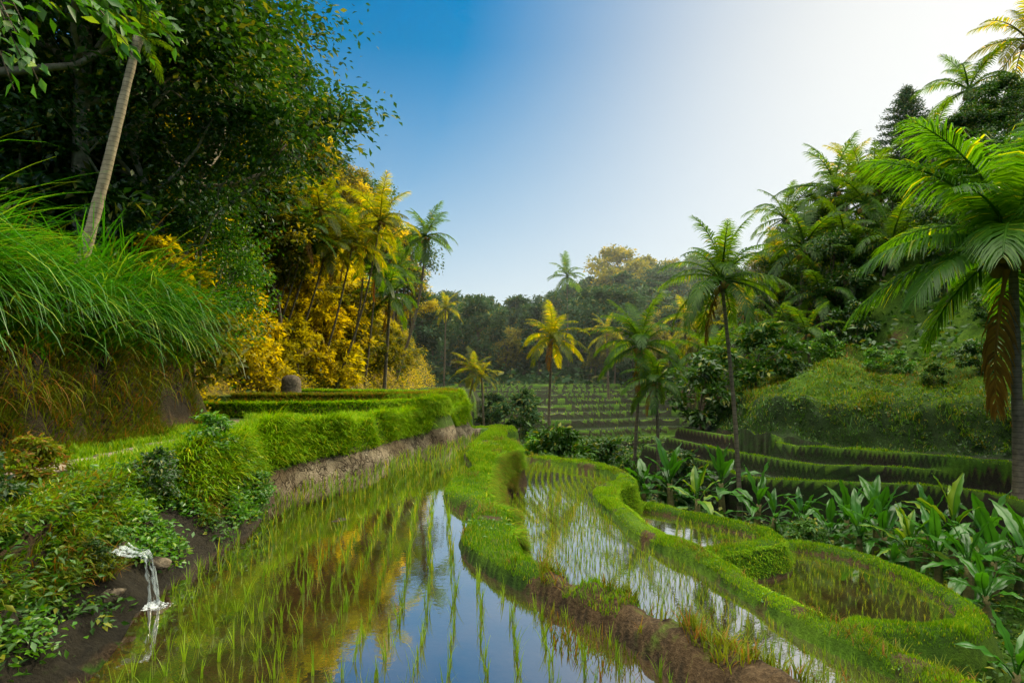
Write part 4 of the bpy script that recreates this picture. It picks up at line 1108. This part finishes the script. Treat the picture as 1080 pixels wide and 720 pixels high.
PD = [[paddle(300 + 10 * i + v, e, d, .17 + .05 * v) for v in range(2)] for i, (e, d) in enumerate([(1.45, .5), (1.25, .9), (1.0, 1.3), (.7, 1.5), (.3, 1.3)])]


def banana(x, y, hgt, n, label, seed, group=None, stemh=.46, z=None, mat=None):
    rg = random.Random(seed)
    root = bpy.data.objects.new('broad_leaf_plant', None); C.objects.link(root)
    root.location = (x, y, (gz(x, y) if z is None else z) - .05); root['label'] = label; root['category'] = 'plant'
    if group: root['group'] = group
    sh = hgt * stemh
    p = np.c_[np.linspace(0, rg.uniform(-.1, .1), 5), np.linspace(0, rg.uniform(-.1, .1), 5), np.linspace(0, sh, 5)]
    link('stem', Geo().add(*tube(p, np.linspace(.05, .03, 5) * hgt, 8)).mesh('stem', M['stem'], True), root)
    n = n + 3
    for k in range(n):
        u = (k + .5) / n
        ci = min(4, int(u * 5))
        o = link('leaf', PD[ci][rg.randrange(2)], root, loc=(p[-1][0], p[-1][1], sh * (.98 - .3 * u)), rot=(rg.uniform(-.15, .15), rg.uniform(-.1, .1), seed + k * 2.4), scale=hgt * .62 * rg.uniform(.75, 1.1))
        if mat: omat(o, M[mat])
    return root


BN = [(815, 9.6, 1.2, 6), (868, 10.6, 1.2, 8), (905, 10.3, 1.45, 9), (930, 9.9, 1.5, 9), (958, 9.6, 1.45, 9), (985, 9.2, 1.5, 9), (1010, 8.7, 1.5, 9), (1035, 8.4, 1.4, 8), (1060, 8.0, 1.3, 8)]
for k, (px_, y, hg, n) in enumerate([(905, 10.9, 1.35, 9), (935, 10.6, 1.45, 9), (962, 10.1, 1.4, 9), (990, 9.7, 1.4, 9), (1022, 9.0, 1.55, 9), (1050, 9.4, 1.3, 8), (880, 11.4, 1.2, 8)]):
    banana((px_ - 540) / F * y, y, hg * 1.12, n, ['leafy plant in the row behind the lowest paddy, second from its left end', 'tall leafy plant in the middle of the row behind the lowest paddy', 'leafy plant with paler yellow green leaves in the row behind the lowest paddy', 'leafy plant right of the middle of the row behind the lowest paddy', 'tallest paddle leaved plant standing over the lowest paddy', 'leafy plant behind the tallest paddle leaved plant', 'leafy plant at the left end of the row behind the lowest paddy'][k], k + 30, mat='lush' if k == 2 else None)
for k, (px_, y, hg, n, lab_) in enumerate([
    (895, 11.8, 1.5, 9, 'leafy plant at the back of the row near its left end'),
    (925, 11.5, 1.75, 9, 'tall leafy plant at the back of the row left of its middle'),
    (975, 11.0, 1.5, 10, 'leafy plant at the back of the row behind its middle'),
    (1005, 10.6, 1.8, 9, 'tall leafy plant at the back of the row right of its middle'),
    (1040, 10.2, 1.6, 10, 'leafy plant at the back of the row near its right end'),
    (1075, 9.6, 1.5, 9, 'leafy plant at the right end of the row by the frame edge'),
    (1045, 8.3, 1.2, 8, 'small leafy plant in front of the right end of the row'),
    (948, 9.9, .9, 8, 'small leafy plant low in front of the middle of the row'),
    (735, 13.2, 1.75, 6, 'upright paddle leaved plant with yellow green leaves left of the central palm foot'),
    (797, 12.8, 1.75, 8, 'paddle leaved plant just right of the foot of the tallest central palm'),
    (812, 12.2, 1.4, 7, 'dark paddle leaved plant between the tallest central palm and the dark terraces'),
    (708, 14.6, 2.1, 10, 'large leafy plant beside the corner of the middle paddy'),
    (682, 15.0, 1.7, 9, 'leafy plant under the palm pair beside the middle paddy'),
    (762, 15.0, 2.1, 10, 'leafy plant behind the paddle leaved plants of the valley'),
    (842, 12.2, 1.35, 9, 'spiky leaved plant standing before the dark terraces'),
    (1072, 6.3, 1.15, 6, 'plant with wide leaves reaching in from the right edge at the bottom'),
    (1095, 8.6, 1.9, 7, 'plant with a long leaf reaching in from the right edge above the row'),
]):
    banana((px_ - 540) / F * y, y, hg * 1.06, n, lab_, k + 60, mat='lush' if k in (8, 3) else None)

# ------------------------------------------------------------------ small things
# tree stump on the hedge terrace
g = np.random.default_rng(3)
sx, sy, _ = at(307, 420, 15.2)
t = np.linspace(0, 1, 9)
V, T, Q = tube(np.c_[np.zeros(9), np.zeros(9), t * .52], .26 * np.interp(t, [0, .15, .7, .92, 1], [1.15, 1, .95, .75, .35]), 14, True, .14)
link('tree_stump', mesh_np('tree_stump', V, T, Q, M['mudrock'], True), None, 'dark rounded stump standing on the hedge terrace before the golden slope', 'stump', loc=(sx, sy, gz(sx, sy) - .03))

# path slabs beside the tall grass
pm = []
for k in range(15):
    y0 = 3.2 + k * .42; x0 = float(foot_left(y0)) + .62 + .05 * math.sin(y0)
    n = 9; aa = np.arange(n) * 2 * np.pi / n
    rr = 1 + .16 * RNG.normal(0, 1, n)
    top = np.c_[x0 + .15 * rr * np.cos(aa), y0 + .19 * rr * np.sin(aa), np.zeros(n)]
    zz = gz(x0, y0) + .015
    ringv = np.concatenate([top * [1, 1, 0] + [0, 0, zz - .06], top * [1, 1, 0] + [0, 0, zz + .012 + .01 * random.random()], [[x0, y0, zz + .026]]])
    j = np.arange(n)
    Qs = np.stack([j, (j + 1) % n, n + (j + 1) % n, n + j], 1); Ts = np.stack([n + j, n + (j + 1) % n, np.full(n, 2 * n)], 1)
    link('stepping_stone', mesh_np('stepping_stone', ringv, Ts, Qs, M['stone']), None, 'flat worn stone in the footpath along the tall grass', 'stone', 'stones of the footpath')

# pale rocks round the spout
for k, (x, y, z_, r, lab_) in enumerate([(-2.84, 4.12, .33, .10, 'pale muddy rock right behind the water spout'), (-2.70, 4.36, .12, .10, 'brown rock at the waterline right of the spout'), (-2.62, 3.76, .10, .07, 'small brown rock at the waterline left of the spout')]):
    g = np.random.default_rng(400 + k); a = np.linspace(0, np.pi, 14); b = np.arange(20) * 2 * np.pi / 20
    Vr = np.stack([np.sin(a)[:, None] * np.cos(b), np.sin(a)[:, None] * np.sin(b), np.cos(a)[:, None] * np.ones(20)], -1)
    for q in range(14):
        nrm_ = unit(g.normal(0, 1, 3)); dd = Vr @ nrm_; lim = g.uniform(.55, .85)
        Vr = Vr - np.maximum(0, dd - lim)[..., None] * nrm_
    Vr = (Vr + .05 * g.normal(0, 1, Vr.shape)) * np.array([1, 1.25, .62]) * r
    i = np.arange(13)[:, None] * 20; j = np.arange(20)[None]
    link('rock', mesh_np('rock', Vr.reshape(-1, 3), None, np.stack([i + j, i + 20 + j, i + 20 + (j + 1) % 20, i + (j + 1) % 20], -1).reshape(-1, 4), M['mudrock'], False), None, lab_, 'rock', loc=(x - .02, y, gz(x - .02, y) + .12 * r), rot=(g.uniform(-.3, .3), .25, g.uniform(0, 6)))

# little waterfall from the bank
m, nt, out = newmat('falling_water')
tc = N_(nt, 'ShaderNodeTexCoord'); mp = N_(nt, 'ShaderNodeMapping'); mp.inputs['Scale'].default_value = (30, 30, 3)
nt.links.new(tc.outputs['Object'], mp.inputs[0])
nz = N_(nt, 'ShaderNodeMapRange'); nz.inputs[1].default_value = .40; nz.inputs[2].default_value = .68; nz.inputs[4].default_value = .75
nt.links.new(noise(nt, 1.6, 3, mp.outputs[0]), nz.inputs[0]); nz = nz.outputs[0]
gl = N_(nt, 'ShaderNodeBsdfPrincipled'); gl.inputs['Base Color'].default_value = (.42, .50, .54, 1); gl.inputs['Roughness'].default_value = .15
tp = N_(nt, 'ShaderNodeBsdfTransparent')
mx = N_(nt, 'ShaderNodeMixShader'); nt.links.new(nz, mx.inputs[0]); nt.links.new(tp.outputs[0], mx.inputs[1]); nt.links.new(gl.outputs[0], mx.inputs[2])
nt.links.new(mx.outputs[0], out.inputs[0]); M['fall'] = m
wx, wy, wz = at(157, 634, 3.95)
root = bpy.data.objects.new('waterfall', None); C.objects.link(root); root.location = (wx, wy, 0)
root['label'] = 'small white water spout falling from the earth bank into the upper paddy'; root['category'] = 'waterfall'
G = Geo()
for k in range(8):
    t = np.linspace(0, 1, 22); ox, oy = RNG.normal(0, .018), RNG.normal(0, .008)
    top = .37 + RNG.normal(0, .010); cut = .32
    fx = np.where(t < cut, -.20 + .17 * t / cut, -.03 + .075 * ((t - cut) / (1 - cut)) ** .6) + ox * t
    fz = np.where(t < cut, top + .035 * (1 - t / cut) ** 2 - .01 * np.sin(9 * t), top - (top + .02) * ((t - cut) / (1 - cut)) ** 1.5)
    wd = np.interp(t, [0, .3, .5, .8, 1], [.022, .018, .009, .007, .013]) * RNG.uniform(.4, 1.2)
    wob = .006 * np.sin(t * 23 + k * 2) + .004 * np.sin(t * 51 + k)
    yv = oy + (k - 3.5) * np.interp(t, [0, .35, 1], [.020, .010, .006]) + wob
    V = np.stack([np.c_[fx + wob, yv - wd, fz], np.c_[fx + .006, yv, fz + .005], np.c_[fx - wob, yv + wd, fz]], 1).reshape(-1, 3)
    i = np.arange(21)[:, None] * 3 + np.arange(2)[None]
    G.add(V, None, np.stack([i, i + 1, i + 4, i + 3], -1).reshape(-1, 4))
link('stream', G.mesh('stream', M['fall'], True), root)
# ring of froth where it lands: one sheet of low bubbles
nr_, na = 16, 56
rr = np.linspace(0, 1, nr_)[:, None]; aa = np.arange(na)[None] * 2 * np.pi / na
edge = 1 + .35 * np.sin(aa * 3 + 1) + .25 * np.sin(aa * 7 + 2) + .2 * np.sin(aa * 13)
X = .05 + rr * edge * np.cos(aa) * .11; Y = rr * edge * np.sin(aa) * .06
hz_ = (.022 * (1 - rr) ** 2 + .004) * (1 + 1.2 * (RNG.random((nr_, na)) - .5)) * (1 - rr ** 6) - .004 * rr
i = np.arange(nr_ - 1)[:, None] * na; j = np.arange(na)[None]
G = Geo().add(np.stack([X, Y, hz_ + .002], -1).reshape(-1, 3), None, np.stack([i + j, i + na + j, i + na + (j + 1) % na, i + (j + 1) % na], -1).reshape(-1, 4))
m2, nt, out = newmat('foam'); b_ = N_(nt, 'ShaderNodeBsdfPrincipled'); b_.inputs['Base Color'].default_value = (.6, .66, .70, 1); b_.inputs['Roughness'].default_value = .3
tc = N_(nt, 'ShaderNodeTexCoord'); tp = N_(nt, 'ShaderNodeBsdfTransparent'); mx = N_(nt, 'ShaderNodeMixShader')
vo = N_(nt, 'ShaderNodeTexVoronoi'); vo.inputs['Scale'].default_value = 55; nt.links.new(tc.outputs['Object'], vo.inputs['Vector'])
ln = N_(nt, 'ShaderNodeVectorMath', operation='LENGTH'); nt.links.new(tc.outputs['Object'], ln.inputs[0])
sb = N_(nt, 'ShaderNodeMath', operation='ADD'); nt.links.new(ramp(nt, ln.outputs['Value'], .03, .24), sb.inputs[0]); nt.links.new(vo.outputs['Distance'], sb.inputs[1])
nt.links.new(ramp(nt, sb.outputs[0], .95, .55), mx.inputs[0]); nt.links.new(tp.outputs[0], mx.inputs[1]); nt.links.new(b_.outputs[0], mx.inputs[2])
nt.links.new(mx.outputs[0], out.inputs[0])
link('splash', G.mesh('splash', m2, True), root)

# leafy branch reaching in at the upper left, from a tree standing just outside the frame
K, G = Geo(), Geo(); g = np.random.default_rng(17)
bx, by = -5.3, 4.6; bz = gz(bx, by)
t = np.linspace(0, 1, 12)
trunkp = np.c_[.3 * t ** 2, .2 * np.sin(t * 4), 4.4 * t]
K.add(*tube(trunkp, np.linspace(.11, .05, 12), 8, True, .15))
tips = [at(30, 35, 4.6), at(22, 60, 4.5), at(40, 85, 4.5), at(15, 95, 4.6), at(135, 48, 5.0), at(105, 15, 5.2), at(60, 10, 5.2), at(5, 40, 4.7), at(85, 0, 5.2), at(150, 38, 6.2), at(172, 22, 6.4), at(128, 22, 6.2), at(190, 45, 6.6), at(160, 5, 6.4), at(140, 58, 6.2)]
for tip in tips:
    e = np.array(tip) - [bx, by, bz]; s0 = trunkp[9] * .98
    s = np.linspace(0, 1, 9)[:, None]
    p = s0 + (e - s0) * s + np.array([0, 0, .35]) * np.sin(np.pi * s)
    K.add(*tube(p, np.linspace(.022, .004, 9), 5))
    m_ = 34 if tip[1] < 5.5 else 75; u = g.uniform(.55, 1, m_)
    P = np.stack([np.interp(u, s[:, 0], p[:, j]) for j in range(3)], 1) + g.normal(0, .05, (m_, 3))
    ax = unit(unit(e - s0) + g.normal(0, .6, (m_, 3)) + [0, 0, -.5])
    G.add(*leaves(P, ax, unit(g.normal(0, .4, (m_, 3)) + [0, -.3, .8]), g.uniform(.09, .17, m_), .5))
o = bpy.data.objects.new('broadleaf_tree', None); C.objects.link(o); o.location = (bx, by, bz)
o['label'] = 'tree reaching bright green leafy twigs in at the upper left corner'; o['category'] = 'tree'
link('trunk', K.mesh('trunk', M['bark'], True), o); link('crown', G.mesh('crown', M['lush']), o)

# morning haze lying in the valley
m, nt, out = newmat('haze')
vs = N_(nt, 'ShaderNodeVolumeScatter'); vs.inputs['Color'].default_value = (.80, .93, 1, 1); vs.inputs['Density'].default_value = .0009; vs.inputs['Anisotropy'].default_value = .45
nt.links.new(vs.outputs[0], out.inputs['Volume'])
hv = np.array([(x, y, z) for z in (-8, 26) for y in (26, 160) for x in (-60, 90)], float)
link('haze', mesh_np('haze', hv, None, [(0, 2, 3, 1), (4, 5, 7, 6), (0, 1, 5, 4), (2, 6, 7, 3), (0, 4, 6, 2), (1, 3, 7, 5)], m), kind='stuff')

# ------------------------------------------------------------------ light, sky, camera
AZ, EL = R(45), R(26)
sun = bpy.data.lights.new('sun', 'SUN'); sun.energy = 5.0; sun.angle = R(.5); sun.color = (1.0, .84, .52)
so = bpy.data.objects.new('sun', sun); C.objects.link(so)
dv = Vector((math.sin(AZ) * math.cos(EL), math.cos(AZ) * math.cos(EL), math.sin(EL)))
so.rotation_euler = dv.to_track_quat('Z', 'Y').to_euler()
so.location = dv * 100
w = bpy.data.worlds.new('World'); bpy.context.scene.world = w; w.use_nodes = True
nt = w.node_tree; bg = nt.nodes['Background']
sky = nt.nodes.new('ShaderNodeTexSky'); sky.sky_type = 'NISHITA'; sky.sun_disc = False
sky.sun_elevation = EL; sky.sun_rotation = AZ; sky.altitude = 200; sky.air_density = 1.0; sky.dust_density = 4.0; sky.ozone_density = 2.5
hs = nt.nodes.new('ShaderNodeHueSaturation'); hs.inputs['Saturation'].default_value = 1.5
nt.links.new(sky.outputs[0], hs.inputs['Color'])
tn = mixc(nt, 1.0, hs.outputs[0], (1.20, 1.53, 1.80), 'MULTIPLY')
dn = N_(nt, 'ShaderNodeVectorMath', operation='MULTIPLY_ADD'); nt.links.new(tn, dn.inputs[0]); dn.inputs[1].default_value = (1 / 7.5,) * 3; dn.inputs[2].default_value = (1, 1, 1)
dv_ = N_(nt, 'ShaderNodeVectorMath', operation='DIVIDE'); nt.links.new(tn, dv_.inputs[0]); nt.links.new(dn.outputs[0], dv_.inputs[1])
hs2 = nt.nodes.new('ShaderNodeHueSaturation'); hs2.inputs['Saturation'].default_value = 1.65; nt.links.new(dv_.outputs[0], hs2.inputs['Color'])
# unseen bright cloud added high overhead as fill light, clear blue lower down
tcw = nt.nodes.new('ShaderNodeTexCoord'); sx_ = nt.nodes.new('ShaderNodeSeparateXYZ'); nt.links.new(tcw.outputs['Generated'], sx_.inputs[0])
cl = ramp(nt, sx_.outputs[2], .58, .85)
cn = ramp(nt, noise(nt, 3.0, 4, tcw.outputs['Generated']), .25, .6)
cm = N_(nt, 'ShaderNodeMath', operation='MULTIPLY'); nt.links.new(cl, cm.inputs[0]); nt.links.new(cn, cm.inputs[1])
hz1 = N_(nt, 'ShaderNodeMath', operation='POWER'); nt.links.new(ramp(nt, sx_.outputs[2], .50, .0), hz1.inputs[0]); hz1.inputs[1].default_value = 1.15
hz2 = N_(nt, 'ShaderNodeMath', operation='MULTIPLY'); nt.links.new(hz1.outputs[0], hz2.inputs[0]); hz2.inputs[1].default_value = .8
low = mixc(nt, hz2.outputs[0], hs2.outputs[0], (5.6, 6.2, 6.8))
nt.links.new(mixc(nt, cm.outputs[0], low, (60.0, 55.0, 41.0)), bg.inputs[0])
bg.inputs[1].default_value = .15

cam = bpy.data.cameras.new('camera'); co = bpy.data.objects.new('camera', cam); C.objects.link(co)
co.location = (0, 0, CZ); co.rotation_euler = (R(90), 0, 0)
cam.sensor_width = 36; cam.lens = 36 * F / 1080; cam.shift_y = (HZ - 360) / 1080
cam.clip_start = .05; cam.clip_end = 3000
sc = bpy.context.scene; sc.camera = co
sc.render.engine = 'CYCLES'
sc.view_settings.view_transform = 'Standard'; sc.view_settings.look = 'None'; sc.view_settings.exposure = 0; sc.view_settings.gamma = 1
cy = sc.cycles
cy.use_denoising = True
try: cy.denoiser = 'OPENIMAGEDENOISE'
except Exception: pass
cy.max_bounces = 6; cy.diffuse_bounces = 3; cy.glossy_bounces = 3; cy.transmission_bounces = 3; cy.transparent_max_bounces = 6
cy.use_adaptive_sampling = True; cy.adaptive_threshold = .02
cy.caustics_reflective = False; cy.caustics_refractive = False; cy.sample_clamp_indirect = 4
